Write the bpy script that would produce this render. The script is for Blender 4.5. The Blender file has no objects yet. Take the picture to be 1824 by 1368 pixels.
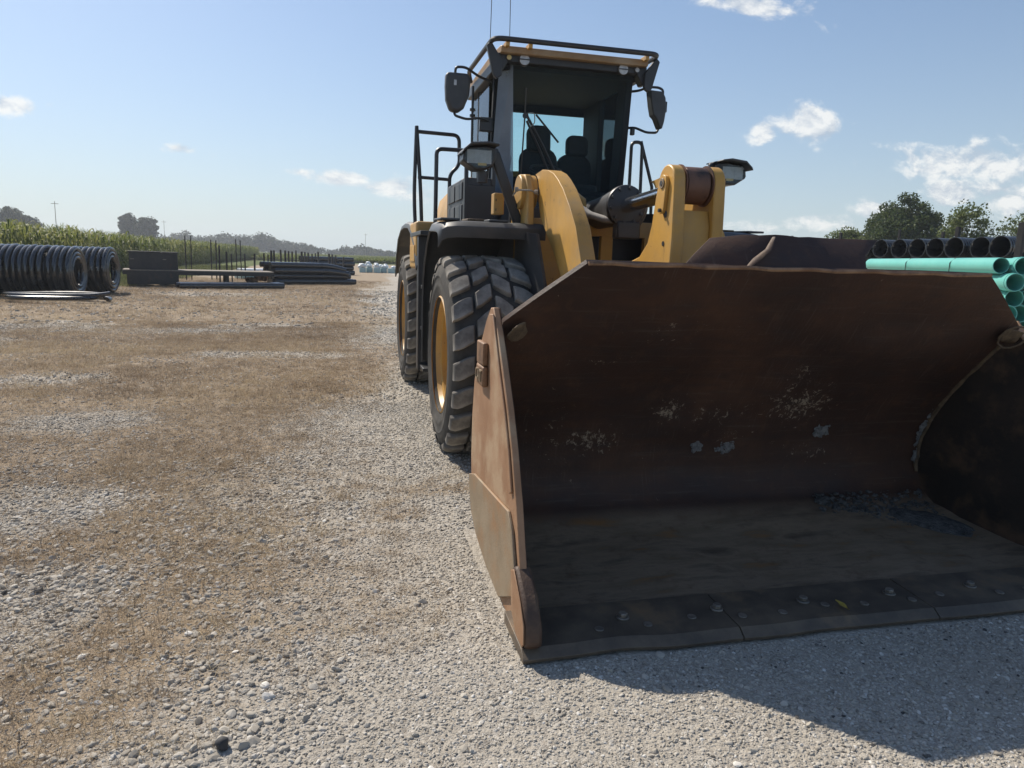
import bpy, bmesh, math, random
import numpy as np
from mathutils import Vector, Matrix, Euler

random.seed(7)
rng = np.random.default_rng(11)
R_ = math.radians
scene = bpy.context.scene
COL = scene.collection

# ------------------------------------------------------------------ camera, light, exposure
EYE = 1.65
cam_d = bpy.data.cameras.new('camera')
cam = bpy.data.objects.new('camera', cam_d)
COL.objects.link(cam)
cam_d.sensor_width = 36.0
cam_d.lens = 36.0 * 1294.0 / 1824.0
cam_d.clip_start = 0.05
cam_d.clip_end = 6000.0
# rows: world X, Y, Z seen from the camera (x right, y down, z forward)
RW = Matrix(((0.97214952, -0.00959608, 0.23416497),
             (-0.23225589, -0.17308242, 0.95713096),
             (0.03134513, -0.9848606, -0.17049073)))
ax, ay, az = RW @ Vector((1, 0, 0)), -(RW @ Vector((0, 1, 0))), -(RW @ Vector((0, 0, 1)))
mw = Matrix((ax, ay, az)).transposed().to_4x4()
mw.translation = (0, 0, EYE)
cam.matrix_world = mw
scene.camera = cam

SUN_DIR = Vector((-0.81, 1.41, 1.64)).normalized()      # towards the sun
SUN_EL = math.asin(SUN_DIR.z)
SUN_ROT = math.atan2(SUN_DIR.x, SUN_DIR.y)
sun_d = bpy.data.lights.new('sun', 'SUN')
sun_d.energy = 5.0
sun_d.angle = R_(0.53)
sun_d.color = (1.0, 0.91, 0.78)
sun = bpy.data.objects.new('sun', sun_d)
COL.objects.link(sun)
sun.rotation_euler = SUN_DIR.to_track_quat('Z', 'Y').to_euler()
sun.location = (-40, 70, 80)

vs = scene.view_settings
vs.view_transform = 'Standard'
vs.look = 'None'
vs.gamma = 1.0
vs.use_curve_mapping = False
vs.exposure = 0.2


# ------------------------------------------------------------------ node helper
class NT:
    def __init__(s, nt):
        s.nt = nt
        s.L = nt.links

    def n(s, t, **kw):
        nd = s.nt.nodes.new(t)
        for k, v in kw.items():
            setattr(nd, k, v)
        return nd

    def put(s, sock, v):
        if isinstance(v, bpy.types.NodeSocket):
            s.L.new(v, sock)
        elif v is not None:
            if isinstance(v, (tuple, list)) and len(v) == 3 and sock.type == 'RGBA':
                v = (*v, 1.0)
            sock.default_value = v

    def m(s, op, a, b=None, c=None, clamp=False):
        nd = s.n('ShaderNodeMath', operation=op)
        nd.use_clamp = clamp
        s.put(nd.inputs[0], a)
        if b is not None:
            s.put(nd.inputs[1], b)
        if c is not None:
            s.put(nd.inputs[2], c)
        return nd.outputs[0]

    def vm(s, op, a, b=None):
        nd = s.n('ShaderNodeVectorMath', operation=op)
        s.put(nd.inputs[0], a)
        if b is not None:
            s.put(nd.inputs[1], b)
        return nd.outputs[0]

    def coord(s, which='Object'):
        return s.n('ShaderNodeTexCoord').outputs[which]

    def scale(s, v, sc):
        nd = s.n('ShaderNodeMapping')
        s.put(nd.inputs[0], v)
        nd.inputs[3].default_value = sc
        return nd.outputs[0]

    def noise(s, v, sc, det=4.0, rough=0.55, dist=0.0):
        nd = s.n('ShaderNodeTexNoise')
        s.put(nd.inputs['Vector'], v)
        nd.inputs['Scale'].default_value = sc
        nd.inputs['Detail'].default_value = det
        nd.inputs['Roughness'].default_value = rough
        nd.inputs['Distortion'].default_value = dist
        return nd.outputs[0]

    def vor(s, v, sc, feat='F1', out=0):
        nd = s.n('ShaderNodeTexVoronoi', feature=feat)
        s.put(nd.inputs['Vector'], v)
        nd.inputs['Scale'].default_value = sc
        return nd.outputs[out]

    def ramp(s, f, stops, interp='LINEAR'):
        nd = s.n('ShaderNodeValToRGB')
        nd.color_ramp.interpolation = interp
        el = nd.color_ramp.elements
        while len(el) < len(stops):
            el.new(0.5)
        for e, (p, c) in zip(el, stops):
            e.position = p
            e.color = (c, c, c, 1) if isinstance(c, (int, float)) else (*c, 1)
        s.put(nd.inputs[0], f)
        return nd.outputs[0]

    def step(s, f, a, b):
        nd = s.n('ShaderNodeMapRange', interpolation_type='SMOOTHSTEP')
        s.put(nd.inputs[0], f)
        nd.inputs[1].default_value = a
        nd.inputs[2].default_value = b
        return nd.outputs[0]

    def mix(s, f, a, b, mode='MIX'):
        nd = s.n('ShaderNodeMix', data_type='RGBA', blend_type=mode)
        s.put(nd.inputs[0], f)
        s.put(nd.inputs[6], a)
        s.put(nd.inputs[7], b)
        return nd.outputs[2]

    def attr(s, name, kind='GEOMETRY', out=2):
        nd = s.n('ShaderNodeAttribute', attribute_type=kind)
        nd.attribute_name = name
        return nd.outputs[out]

    def sep(s, v):
        nd = s.n('ShaderNodeSeparateXYZ')
        s.put(nd.inputs[0], v)
        return nd.outputs

    def bump(s, h, strength=0.3, dist=0.01):
        nd = s.n('ShaderNodeBump')
        nd.inputs['Strength'].default_value = strength
        nd.inputs['Distance'].default_value = dist
        s.put(nd.inputs['Height'], h)
        return nd.outputs[0]


def new_mat(name):
    m = bpy.data.materials.new(name)
    m.use_nodes = True
    nt = m.node_tree
    b = nt.nodes['Principled BSDF']
    return m, NT(nt), b


def pmat(name, a, b, sc=6.0, rough=0.6, metal=0.0, bump=0.0, bsc=80.0, bd=0.004, c=None, csc=1.5, cth=(0.55, 0.75),
         rvar=0.15, spec=0.5, stretch=(1, 1, 1)):
    """two-tone procedural surface, optional third tone (dust, wear) in patches"""
    m, N, p = new_mat(name)
    co = N.scale(N.coord(), stretch)
    f = N.noise(co, sc, 6, 0.6)
    colr = N.mix(N.step(f, 0.3, 0.7), a, b)
    if c is not None:
        g = N.noise(co, csc, 8, 0.65)
        colr = N.mix(N.step(g, *cth), colr, c)
    N.put(p.inputs['Base Color'], colr)
    N.put(p.inputs['Roughness'], N.m('ADD', rough - rvar / 2, N.m('MULTIPLY', f, rvar)))
    p.inputs['Metallic'].default_value = metal
    p.inputs['Specular IOR Level'].default_value = spec
    if bump:
        N.put(p.inputs['Normal'], N.bump(N.noise(co, bsc, 5, 0.6), bump, bd))
    return m


# ------------------------------------------------------------------ world: clear sky with small cumulus
world = bpy.data.worlds.new('World')
scene.world = world
world.use_nodes = True
W = NT(world.node_tree)
bg = world.node_tree.nodes['Background']
sky = W.n('ShaderNodeTexSky', sky_type='NISHITA')
sky.sun_disc = False
sky.sun_elevation = SUN_EL
sky.sun_rotation = SUN_ROT
sky.altitude = 200
sky.air_density = 1.0
sky.dust_density = 1.0
sky.ozone_density = 5.0
d = W.coord('Generated')
dx, dy, dz = W.sep(d)
ady = W.m('MAXIMUM', W.m('ABSOLUTE', dy), 0.02)
U = W.m('DIVIDE', dx, ady)
V = W.m('DIVIDE', dz, ady)
cb = W.n('ShaderNodeCombineXYZ')
W.put(cb.inputs[0], W.m('MULTIPLY', U, 0.55))
W.put(cb.inputs[1], W.m('MULTIPLY', V, 1.0))
cuv = cb.outputs[0]


def px_uv(x, y):
    v = RW @ Vector((x - 912.0, y - 684.0, 1294.0))
    return v.x / v.y, v.z / v.y


# centre in the photograph, half sizes in pixels, strength
CLOUDS = [(14, 186, 52, 20, 1.0), (90, 187, 18, 10, 0.6), (140, 207, 16, 7, 0.4), (320, 265, 38, 13, 0.9), (382, 277, 18, 8, 0.5),
          (545, 307, 45, 10, 0.7), (610, 318, 70, 16, 1.0), (690, 334, 60, 18, 1.0), (750, 350, 60, 18, 0.7), (345, 382, 40, 8, 0.35), (430, 395, 60, 8, 0.25),
          (1355, 236, 30, 26, 1.0), (1440, 220, 62, 40, 1.05), (1330, 8, 105, 24, 1.0), (1400, 20, 30, 16, 0.8),
          (1640, 235, 40, 12, 0.45), (1740, 290, 150, 34, 1.0), (1660, 300, 50, 24, 0.8), (1700, 345, 60, 30, 1.0), (1800, 350, 80, 40, 0.9),
          (1450, 392, 90, 22, 0.8), (1560, 375, 60, 24, 0.85), (1340, 402, 80, 16, 0.5), (1620, 400, 160, 26, 0.6),
          (1615, 278, 14, 8, 0.4)]
tot = None
for (cx_, cy_, rx_, ry_, st_) in CLOUDS:
    u0, v0 = px_uv(cx_, cy_)
    u1, _ = px_uv(cx_ + rx_, cy_)
    _, v1 = px_uv(cx_, cy_ - ry_)
    a_ = W.m('MULTIPLY', W.m('SUBTRACT', U, u0), 1.0 / abs(u1 - u0))
    b_ = W.m('MULTIPLY', W.m('SUBTRACT', V, v0), 1.0 / abs(v1 - v0))
    r2 = W.m('MULTIPLY_ADD', a_, a_, W.m('MULTIPLY', b_, b_))
    e_ = W.m('MULTIPLY', W.m('EXPONENT', W.m('MULTIPLY', r2, -0.9)), st_)
    tot = e_ if tot is None else W.m('MAXIMUM', tot, e_)
n1 = W.noise(cuv, 30.0, 12, 0.62, 0.25)
n1u = W.noise(W.vm('ADD', cuv, (-0.004, 0.012, 0.0)), 30.0, 12, 0.62, 0.25)
n2 = W.noise(cuv, 7.0, 6, 0.6)
# beyond the frame the same kind of small clouds goes on
away = W.m('SUBTRACT', W.noise(W.vm('MULTIPLY', d, (1.0, 1.0, 2.2)), 3.2, 8, 0.6), 0.0)
away = W.m('MULTIPLY', W.step(away, 0.60, 0.74), W.step(W.m('ABSOLUTE', U), 1.25, 1.6))
away = W.m('MULTIPLY', away, W.step(dz, 0.02, 0.12))
dens = W.m('ADD', tot, W.m('MULTIPLY', W.m('SUBTRACT', n1, 0.5), 2.1))
dens = W.m('MULTIPLY', W.step(dens, 0.34, 0.92), 0.9)
dens = W.m('MAXIMUM', dens, W.m('MULTIPLY', away, 0.7))
shade = W.m('MULTIPLY_ADD', W.m('SUBTRACT', n1, n1u), 4.0, 0.62, clamp=True)
cloud_col = W.mix(shade, (4.3, 4.9, 5.7), (8.3, 8.3, 8.1))
# summer haze whitens the sky towards the horizon
hz = W.m('MULTIPLY', W.m('EXPONENT', W.m('MULTIPLY', W.m('MAXIMUM', dz, 0.0), -5.6)), 0.85)
hazy = W.mix(hz, W.mix(0.06, sky.outputs[0], (3.2, 5.0, 7.0)), (5.1, 5.95, 6.3))
skyc = W.mix(W.m('MULTIPLY', dens, 0.92), hazy, cloud_col)
W.put(bg.inputs[0], skyc)
bg.inputs[1].default_value = 0.104


# ------------------------------------------------------------------ mesh helper
class MB:
    def __init__(s):
        s.v, s.f = [], []

    def add(s, vs_, fs):
        o = len(s.v)
        s.v += [tuple(v) for v in vs_]
        s.f += [tuple(i + o for i in f) for f in fs]
        return s

    def box(s, x0, x1, y0, y1, z0, z1):
        return s.add([(x0, y0, z0), (x1, y0, z0), (x1, y1, z0), (x0, y1, z0), (x0, y0, z1), (x1, y0, z1), (x1, y1, z1), (x0, y1, z1)],
                     [(0, 3, 2, 1), (4, 5, 6, 7), (0, 1, 5, 4), (1, 2, 6, 5), (2, 3, 7, 6), (3, 0, 4, 7)])

    def obox(s, c, size, rot):
        rm = Euler(rot).to_matrix() if not isinstance(rot, Matrix) else rot
        hx, hy, hz = (k / 2 for k in size)
        P = [Vector(c) + rm @ Vector((sx * hx, sy * hy, sz * hz)) for sz in (-1, 1) for sx, sy in ((-1, -1), (1, -1), (1, 1), (-1, 1))]
        return s.add(P, [(0, 3, 2, 1), (4, 5, 6, 7), (0, 1, 5, 4), (1, 2, 6, 5), (2, 3, 7, 6), (3, 0, 4, 7)])

    def prism(s, poly, axis, a, b):
        """poly in the two other axes (order x,y,z without the axis)"""
        def mk(p, t):
            return {'x': (t, p[0], p[1]), 'y': (p[0], t, p[1]), 'z': (p[0], p[1], t)}[axis]
        n = len(poly)
        vs_ = [mk(p, a) for p in poly] + [mk(p, b) for p in poly]
        fs = [tuple(range(n)), tuple(range(2 * n - 1, n - 1, -1))]
        fs += [(i, i + n, (i + 1) % n + n, (i + 1) % n) for i in range(n)]
        return s.add(vs_, fs)

    def tube(s, pts, r, n=8, closed=False, caps=True, flat=None):
        pts = [Vector(p) for p in pts]
        k = len(pts)
        rr = r if isinstance(r, (list, tuple)) else [r] * k
        up = None
        rings = []
        for i, p in enumerate(pts):
            if closed:
                t = pts[(i + 1) % k] - pts[i - 1]
            else:
                t = pts[min(i + 1, k - 1)] - pts[max(i - 1, 0)]
            t.normalize()
            if up is None:
                up = Vector((0, 0, 1)) if abs(t.z) < 0.9 else Vector((1, 0, 0))
            sd = t.cross(up)
            if sd.length < 1e-5:
                sd = t.orthogonal()
            sd.normalize()
            up = sd.cross(t).normalized()
            w2 = rr[i] * (flat or 1.0)
            rings.append([p + sd * math.cos(a) * rr[i] + up * math.sin(a) * w2 for a in (2 * math.pi * j / n for j in range(n))])
        fs = []
        m_ = k if closed else k - 1
        for i in range(m_):
            for j in range(n):
                a, b = i * n + j, i * n + (j + 1) % n
                c_, d_ = ((i + 1) % k) * n + (j + 1) % n, ((i + 1) % k) * n + j
                fs.append((a, b, c_, d_))
        if caps and not closed:
            fs.append(tuple(range(n - 1, -1, -1)))
            fs.append(tuple((k - 1) * n + j for j in range(n)))
        return s.add([v for g in rings for v in g], fs)

    def lathe(s, prof, c, axis=(1, 0, 0), n=32, closed=False):
        """prof: (radius, distance along axis)"""
        t = Vector(axis).normalized()
        u = t.orthogonal().normalized()
        w = t.cross(u)
        c = Vector(c)
        vs_, fs = [], []
        k = len(prof)
        for (r, q) in prof:
            for j in range(n):
                a = 2 * math.pi * j / n
                vs_.append(c + t * q + (u * math.cos(a) + w * math.sin(a)) * max(r, 1e-4))
        for i in range(k if closed else k - 1):
            for j in range(n):
                i2 = (i + 1) % k
                fs.append((i * n + j, i * n + (j + 1) % n, i2 * n + (j + 1) % n, i2 * n + j))
        return s.add(vs_, fs)

    def cyl(s, c, r, a, b, axis=(1, 0, 0), n=24, ch=0.0):
        pr = [(0, a), (r - ch, a), (r, a + ch), (r, b - ch), (r - ch, b), (0, b)] if ch else [(0, a), (r, a), (r, b), (0, b)]
        return s.lathe(pr, c, axis, n)

    def grid(s, rows):
        """rows of points, open sheet"""
        k, n = len(rows), len(rows[0])
        return s.add([p for g in rows for p in g],
                     [(i * n + j, i * n + j + 1, (i + 1) * n + j + 1, (i + 1) * n + j) for i in range(k - 1) for j in range(n - 1)])

    def build(s, name, mat, parent=None, org=None, smooth=35, bevel=0.0, solid=0.0, seg=2):
        me = bpy.data.meshes.new(name)
        o = Vector(org) if org is not None else (Vector(ORG.get(parent.name, (0, 0, 0))) if parent else Vector((0, 0, 0)))
        me.from_pydata([(v[0] - o.x, v[1] - o.y, v[2] - o.z) for v in s.v], [], s.f)
        bm = bmesh.new()
        bm.from_mesh(me)
        bmesh.ops.remove_doubles(bm, verts=bm.verts, dist=1e-5)
        bmesh.ops.recalc_face_normals(bm, faces=bm.faces)
        bm.to_mesh(me)
        bm.free()
        if mat:
            me.materials.append(mat)
        ob = bpy.data.objects.new(name, me)
        COL.objects.link(ob)
        if parent:
            ob.parent = parent
            ORG[ob.name] = tuple(o)
        else:
            ob.location = o
            ORG[ob.name] = tuple(o)
        if solid:
            md = ob.modifiers.new('solid', 'SOLIDIFY')
            md.thickness = solid
            md.offset = 0
        if bevel:
            md = ob.modifiers.new('bevel', 'BEVEL')
            md.width = bevel
            md.segments = seg
            md.limit_method = 'ANGLE'
            md.angle_limit = R_(40)
        if smooth:
            for p in me.polygons:
                p.use_smooth = True
            me.set_sharp_from_angle(angle=R_(smooth))
        return ob


ORG = {}


def thing(name, label, cat, loc=(0, 0, 0), group=None):
    o = bpy.data.objects.new(name, None)
    o.empty_display_size = 0.2
    COL.objects.link(o)
    o.location = loc
    ORG[o.name] = tuple(loc)
    o['label'] = label
    o['category'] = cat
    if group:
        o['group'] = group
    return o


def tag(o, label, cat, group=None):
    o['label'] = label
    o['category'] = cat
    if group:
        o['group'] = group
    return o


def share(name, src, parent=None, loc=(0, 0, 0), rot=(0, 0, 0), scale=(1, 1, 1)):
    o = src.copy()
    o.name = name
    for k in list(o.keys()):
        if k in ('label', 'category', 'group'):
            del o[k]
    COL.objects.link(o)
    o.parent = parent
    o.location = loc
    o.rotation_euler = rot
    o.scale = scale
    return o


def fillet(pts, r, k=5):
    """round the inner corners of a polyline"""
    pts = [Vector(p) for p in pts]
    out = [pts[0]]
    for i in range(1, len(pts) - 1):
        a, b, c = pts[i - 1], pts[i], pts[i + 1]
        da, dc = (a - b), (c - b)
        q = min(r, da.length * 0.49, dc.length * 0.49)
        p0, p1 = b + da.normalized() * q, b + dc.normalized() * q
        for j in range(k + 1):
            t = j / k
            out.append(p0 * (1 - t) ** 2 + b * 2 * t * (1 - t) + p1 * t * t)
    out.append(pts[-1])
    return out


def arc(cy, cz, r, a0, a1, k=10):
    return [(cy + r * math.cos(R_(a0 + (a1 - a0) * i / k)), cz + r * math.sin(R_(a0 + (a1 - a0) * i / k))) for i in range(k + 1)]


# smooth lattice noise for laying out ground cover
_lat = rng.random((256, 256))


def vnoise(x, y, sc, ox=0.0):
    x = np.asarray(x, float) / sc + 91.3 + ox
    y = np.asarray(y, float) / sc + 37.7 + ox * 1.7
    xi, yi = np.floor(x).astype(int), np.floor(y).astype(int)
    fx, fy = x - xi, y - yi
    fx, fy = fx * fx * (3 - 2 * fx), fy * fy * (3 - 2 * fy)
    g = lambda i, j: _lat[(xi + i) % 256, (yi + j) % 256]
    return (g(0, 0) * (1 - fx) + g(1, 0) * fx) * (1 - fy) + (g(0, 1) * (1 - fx) + g(1, 1) * fx) * fy


def fbm(x, y, sc, octv=4, ox=0.0):
    t, a, s_ = 0, 0.5, 0
    for i in range(octv):
        t = t + a * vnoise(x, y, sc / 2 ** i, ox + i * 13.1)
        s_ += a
        a *= 0.55
    return t / s_


def sstep(x, a, b):
    t = np.clip((x - a) / (b - a), 0, 1)
    return t * t * (3 - 2 * t)


# ------------------------------------------------------------------ materials
def ground_material():
    m, N, p = new_mat('ground')
    co = N.coord('Object')
    gr = N.attr('grass')
    gn = N.attr('green')
    big = N.noise(co, 0.7, 5, 0.6)
    mid = N.noise(co, 6.0, 6, 0.65)
    fine = N.noise(co, 70.0, 8, 0.75)
    cellc = N.vor(co, 42.0, 'F1', 1)
    celld = N.vor(co, 42.0, 'F1', 0)
    cell2 = N.vor(co, 110.0, 'F1', 1)
    celld2 = N.vor(co, 110.0, 'F1', 0)
    tone = N.m('ADD', N.m('MULTIPLY', N.sep(cellc)[0], 0.5), N.m('MULTIPLY', N.sep(cell2)[1], 0.5))
    grav = N.ramp(tone, [(0.08, (0.23, 0.205, 0.175)), (0.45, (0.37, 0.34, 0.295)), (0.75, (0.45, 0.42, 0.37)), (0.95, (0.58, 0.55, 0.50))])
    grav = N.mix(N.step(mid, 0.35, 0.7), grav, (0.40, 0.365, 0.31))
    grav = N.mix(N.m('MULTIPLY', N.step(big, 0.45, 0.7), 0.35), grav, (0.34, 0.295, 0.235))
    straw = N.ramp(fine, [(0.25, (0.17, 0.13, 0.092)), (0.5, (0.295, 0.232, 0.167)), (0.75, (0.43, 0.355, 0.265))])
    straw = N.mix(N.m('MULTIPLY', N.step(mid, 0.4, 0.72), 0.5), straw, (0.36, 0.27, 0.165))
    fac = N.m('ADD', gr, N.m('MULTIPLY', N.m('SUBTRACT', mid, 0.5), 0.9))
    fac = N.m('ADD', fac, N.m('MULTIPLY', N.m('SUBTRACT', fine, 0.5), 0.7))
    c = N.mix(N.m('MULTIPLY', N.step(fac, 0.15, 0.85), 0.92), grav, straw)
    grn = N.ramp(fine, [(0.3, (0.045, 0.06, 0.014)), (0.7, (0.14, 0.17, 0.05))])
    c = N.mix(N.step(N.m('ADD', gn, N.m('MULTIPLY', N.m('SUBTRACT', mid, 0.5), 0.6)), 0.3, 0.7), c, grn)
    N.put(p.inputs['Base Color'], c)
    p.inputs['Roughness'].default_value = 0.95
    p.inputs['Specular IOR Level'].default_value = 0.15
    h = N.m('ADD', N.m('MULTIPLY', N.m('SUBTRACT', 0.5, celld), 1.0), N.m('MULTIPLY', fine, 0.9))
    h = N.m('ADD', h, N.m('MULTIPLY', mid, 1.2))
    h = N.m('SUBTRACT', h, N.m('MULTIPLY', celld2, 0.6))
    N.put(p.inputs['Normal'], N.bump(h, 0.7, 0.010))
    return m


def inst_material(name, stops, rough=0.9, spec=0.2, transl=0.0, nsc=120.0):
    """colour picked by each piece's own tone"""
    m, N, p = new_mat(name)
    t = N.attr('tone', 'INSTANCER')
    c = N.ramp(t, stops)
    n = N.noise(N.coord(), nsc, 4, 0.6)
    c = N.mix(N.m('MULTIPLY', N.step(n, 0.3, 0.75), 0.35), c, N.mix(1.0, c, (0.62, 0.6, 0.56), 'MULTIPLY'))
    N.put(p.inputs['Base Color'], c)
    p.inputs['Roughness'].default_value = rough
    p.inputs['Specular IOR Level'].default_value = spec
    if transl:
        tr = N.n('ShaderNodeBsdfTranslucent')
        N.put(tr.inputs[0], c)
        mx = N.n('ShaderNodeMixShader')
        mx.inputs[0].default_value = transl
        N.L.new(p.outputs[0], mx.inputs[1])
        N.L.new(tr.outputs[0], mx.inputs[2])
        out = N.nt.nodes['Material Output']
        N.L.new(mx.outputs[0], out.inputs[0])
    return m


def leaf_material(name, dark, light, transl=0.35):
    m, N, p = new_mat(name)
    t = N.attr('tone')
    c = N.mix(t, dark, light)
    N.put(p.inputs['Base Color'], c)
    p.inputs['Roughness'].default_value = 0.6
    p.inputs['Specular IOR Level'].default_value = 0.25
    tr = N.n('ShaderNodeBsdfTranslucent')
    N.put(tr.inputs[0], c)
    mx = N.n('ShaderNodeMixShader')
    mx.inputs[0].default_value = transl
    N.L.new(p.outputs[0], mx.inputs[1])
    N.L.new(tr.outputs[0], mx.inputs[2])
    N.L.new(mx.outputs[0], N.nt.nodes['Material Output'].inputs[0])
    return m


def yellow_paint():
    m, N, p = new_mat('yellow_paint')
    co = N.coord()
    a = N.noise(co, 3.0, 6, 0.6)
    b = N.noise(co, 30.0, 6, 0.65)
    c = N.mix(N.step(a, 0.35, 0.7), (0.56, 0.312, 0.062), (0.46, 0.258, 0.062))
    dust = N.m('MULTIPLY', N.step(N.noise(co, 2.3, 9, 0.7), 0.42, 0.68), 0.55)
    c = N.mix(dust, c, (0.36, 0.26, 0.145))
    c = N.mix(N.m('MULTIPLY', N.step(N.noise(N.scale(co, (1.0, 1.0, 0.25)), 9.0, 8, 0.7), 0.56, 0.74), 0.55), c, (0.13, 0.085, 0.045))
    chips = N.step(N.m('ADD', b, N.m('MULTIPLY', N.noise(co, 6.0, 3), 0.5)), 0.95, 1.0)
    c = N.mix(chips, c, (0.055, 0.03, 0.018))
    N.put(p.inputs['Base Color'], c)
    N.put(p.inputs['Roughness'], N.m('ADD', 0.30, N.m('MULTIPLY', a, 0.3)))
    N.put(p.inputs['Normal'], N.bump(N.noise(co, 14.0, 4), 0.12, 0.01))
    return m


def rust_inner():
    """worn steel inside the bucket: dark rust with scuffed pale specks and scraped grey floor"""
    m, N, p = new_mat('rust_dark')
    co = N.coord()
    x, y, z = N.sep(co)
    a = N.noise(co, 1.6, 8, 0.62)
    st = N.noise(N.scale(co, (1.0, 6.0, 6.0)), 3.0, 6, 0.6)
    fine = N.noise(co, 60.0, 6, 0.7)
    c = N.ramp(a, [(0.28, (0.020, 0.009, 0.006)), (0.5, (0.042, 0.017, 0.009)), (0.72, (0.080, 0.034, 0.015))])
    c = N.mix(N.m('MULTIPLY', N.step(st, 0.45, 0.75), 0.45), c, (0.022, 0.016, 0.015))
    # scraped floor, greyer
    flo = N.m('MULTIPLY', N.step(z, 0.20, 0.10), 1.0)
    fl = N.ramp(N.noise(N.scale(co, (1.0, 3.5, 1.0)), 2.2, 8, 0.62), [(0.26, (0.065, 0.047, 0.032)), (0.46, (0.24, 0.175, 0.115)), (0.58, (0.18, 0.13, 0.082)), (0.70, (0.25, 0.125, 0.042))])
    c = N.mix(flo, c, fl)
    # drag scratches down the back and along the floor
    dr = N.noise(N.scale(co, (1.0, 0.05, 0.05)), 90.0, 3, 0.6)
    dr2 = N.noise(N.scale(co, (0.05, 1.0, 1.0)), 50.0, 4, 0.6)
    patch = N.step(N.noise(co, 2.3, 4, 0.6), 0.45, 0.65)
    c = N.mix(N.m('MULTIPLY', N.m('MULTIPLY', N.step(dr, 0.58, 0.70), patch), 0.30), c, (0.15, 0.115, 0.09))
    c = N.mix(N.m('MULTIPLY', N.step(dr2, 0.56, 0.72), 0.30), c, (0.10, 0.075, 0.055))
    c = N.mix(N.m('MULTIPLY', N.step(N.noise(co, 9.0, 8, 0.7), 0.52, 0.70), 0.45), c, (0.085, 0.038, 0.018))
    # pale chips: scuffed groups across the back, each with its own extent
    lx = N.m('ADD', x, 2.28)
    grp = None
    for (gx_, gz_, rx_, rz_, st_) in ((1.47, 0.60, 0.20, 0.09, 1.0), (1.22, 0.66, 0.16, 0.22, 0.55), (1.92, 0.78, 0.13, 0.10, 0.9), (2.22, 0.76, 0.32, 0.10, 0.6), (2.78, 0.82, 0.26, 0.15, 0.95),
                                      (2.66, 0.98, 0.10, 0.16, 0.7), (2.95, 0.46, 0.30, 0.10, 0.55), (2.35, 0.62, 0.2, 0.06, 0.6), (1.35, 1.12, 0.25, 0.05, 0.5), (1.75, 1.3, 0.2, 0.06, 0.45)):
        ga = N.m('MULTIPLY', N.m('SUBTRACT', lx, gx_), 1.0 / rx_)
        gb = N.m('MULTIPLY', N.m('SUBTRACT', z, gz_), 1.0 / rz_)
        ge = N.m('MULTIPLY', N.m('EXPONENT', N.m('MULTIPLY', N.m('MULTIPLY_ADD', ga, ga, N.m('MULTIPLY', gb, gb)), -1.0)), st_)
        grp = ge if grp is None else N.m('MAXIMUM', grp, ge)
    sp1 = N.noise(N.scale(co, (1.0, 1.0, 0.8)), 30.0, 9, 0.78, 0.6)
    msk = N.step(N.m('ADD', sp1, N.m('MULTIPLY', grp, 0.17)), 0.655, 0.70)
    few = N.m('MULTIPLY', N.step(N.noise(co, 22.0, 4, 0.7), 0.72, 0.75), 0.6)
    c = N.mix(N.m('MAXIMUM', msk, few), c, (0.27, 0.215, 0.155))
    N.put(p.inputs['Base Color'], c)
    p.inputs['Metallic'].default_value = 0.0
    N.put(p.inputs['Roughness'], N.m('ADD', 0.50, N.m('MULTIPLY', a, 0.3)))
    N.put(p.inputs['Normal'], N.bump(N.m('ADD', fine, N.m('MULTIPLY', a, 2.5)), 0.35, 0.008))
    return m


def sky_film_mat(name, tint, film, fac):
    """glass with sky reflection put in as a bluish film"""
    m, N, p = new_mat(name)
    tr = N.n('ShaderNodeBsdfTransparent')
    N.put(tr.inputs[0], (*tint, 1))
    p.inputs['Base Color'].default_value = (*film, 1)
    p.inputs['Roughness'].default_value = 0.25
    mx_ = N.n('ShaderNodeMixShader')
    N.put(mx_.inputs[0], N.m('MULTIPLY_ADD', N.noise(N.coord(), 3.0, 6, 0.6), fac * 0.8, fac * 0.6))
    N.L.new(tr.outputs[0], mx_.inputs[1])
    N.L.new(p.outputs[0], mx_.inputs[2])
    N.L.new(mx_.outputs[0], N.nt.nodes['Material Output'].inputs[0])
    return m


def glass_mat(name, tint, fac=0.12):
    m, N, p = new_mat(name)
    tr = N.n('ShaderNodeBsdfTransparent')
    N.put(tr.inputs[0], (*tint, 1))
    gl = N.n('ShaderNodeBsdfGlossy')
    gl.inputs['Roughness'].default_value = 0.03
    gl.inputs[0].default_value = (0.9, 0.95, 1, 1)
    fr = N.n('ShaderNodeFresnel')
    fr.inputs[0].default_value = 1.28
    mx = N.n('ShaderNodeMixShader')
    dust = N.step(N.noise(N.coord(), 2.5, 6, 0.6), 0.4, 0.8)
    N.put(mx.inputs[0], N.m('ADD', fr.outputs[0], N.m('MULTIPLY', dust, fac * 0.12 if fac < 0.15 else fac)))
    N.L.new(tr.outputs[0], mx.inputs[1])
    N.L.new(gl.outputs[0], mx.inputs[2])
    N.L.new(mx.outputs[0], N.nt.nodes['Material Output'].inputs[0])
    return m


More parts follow.
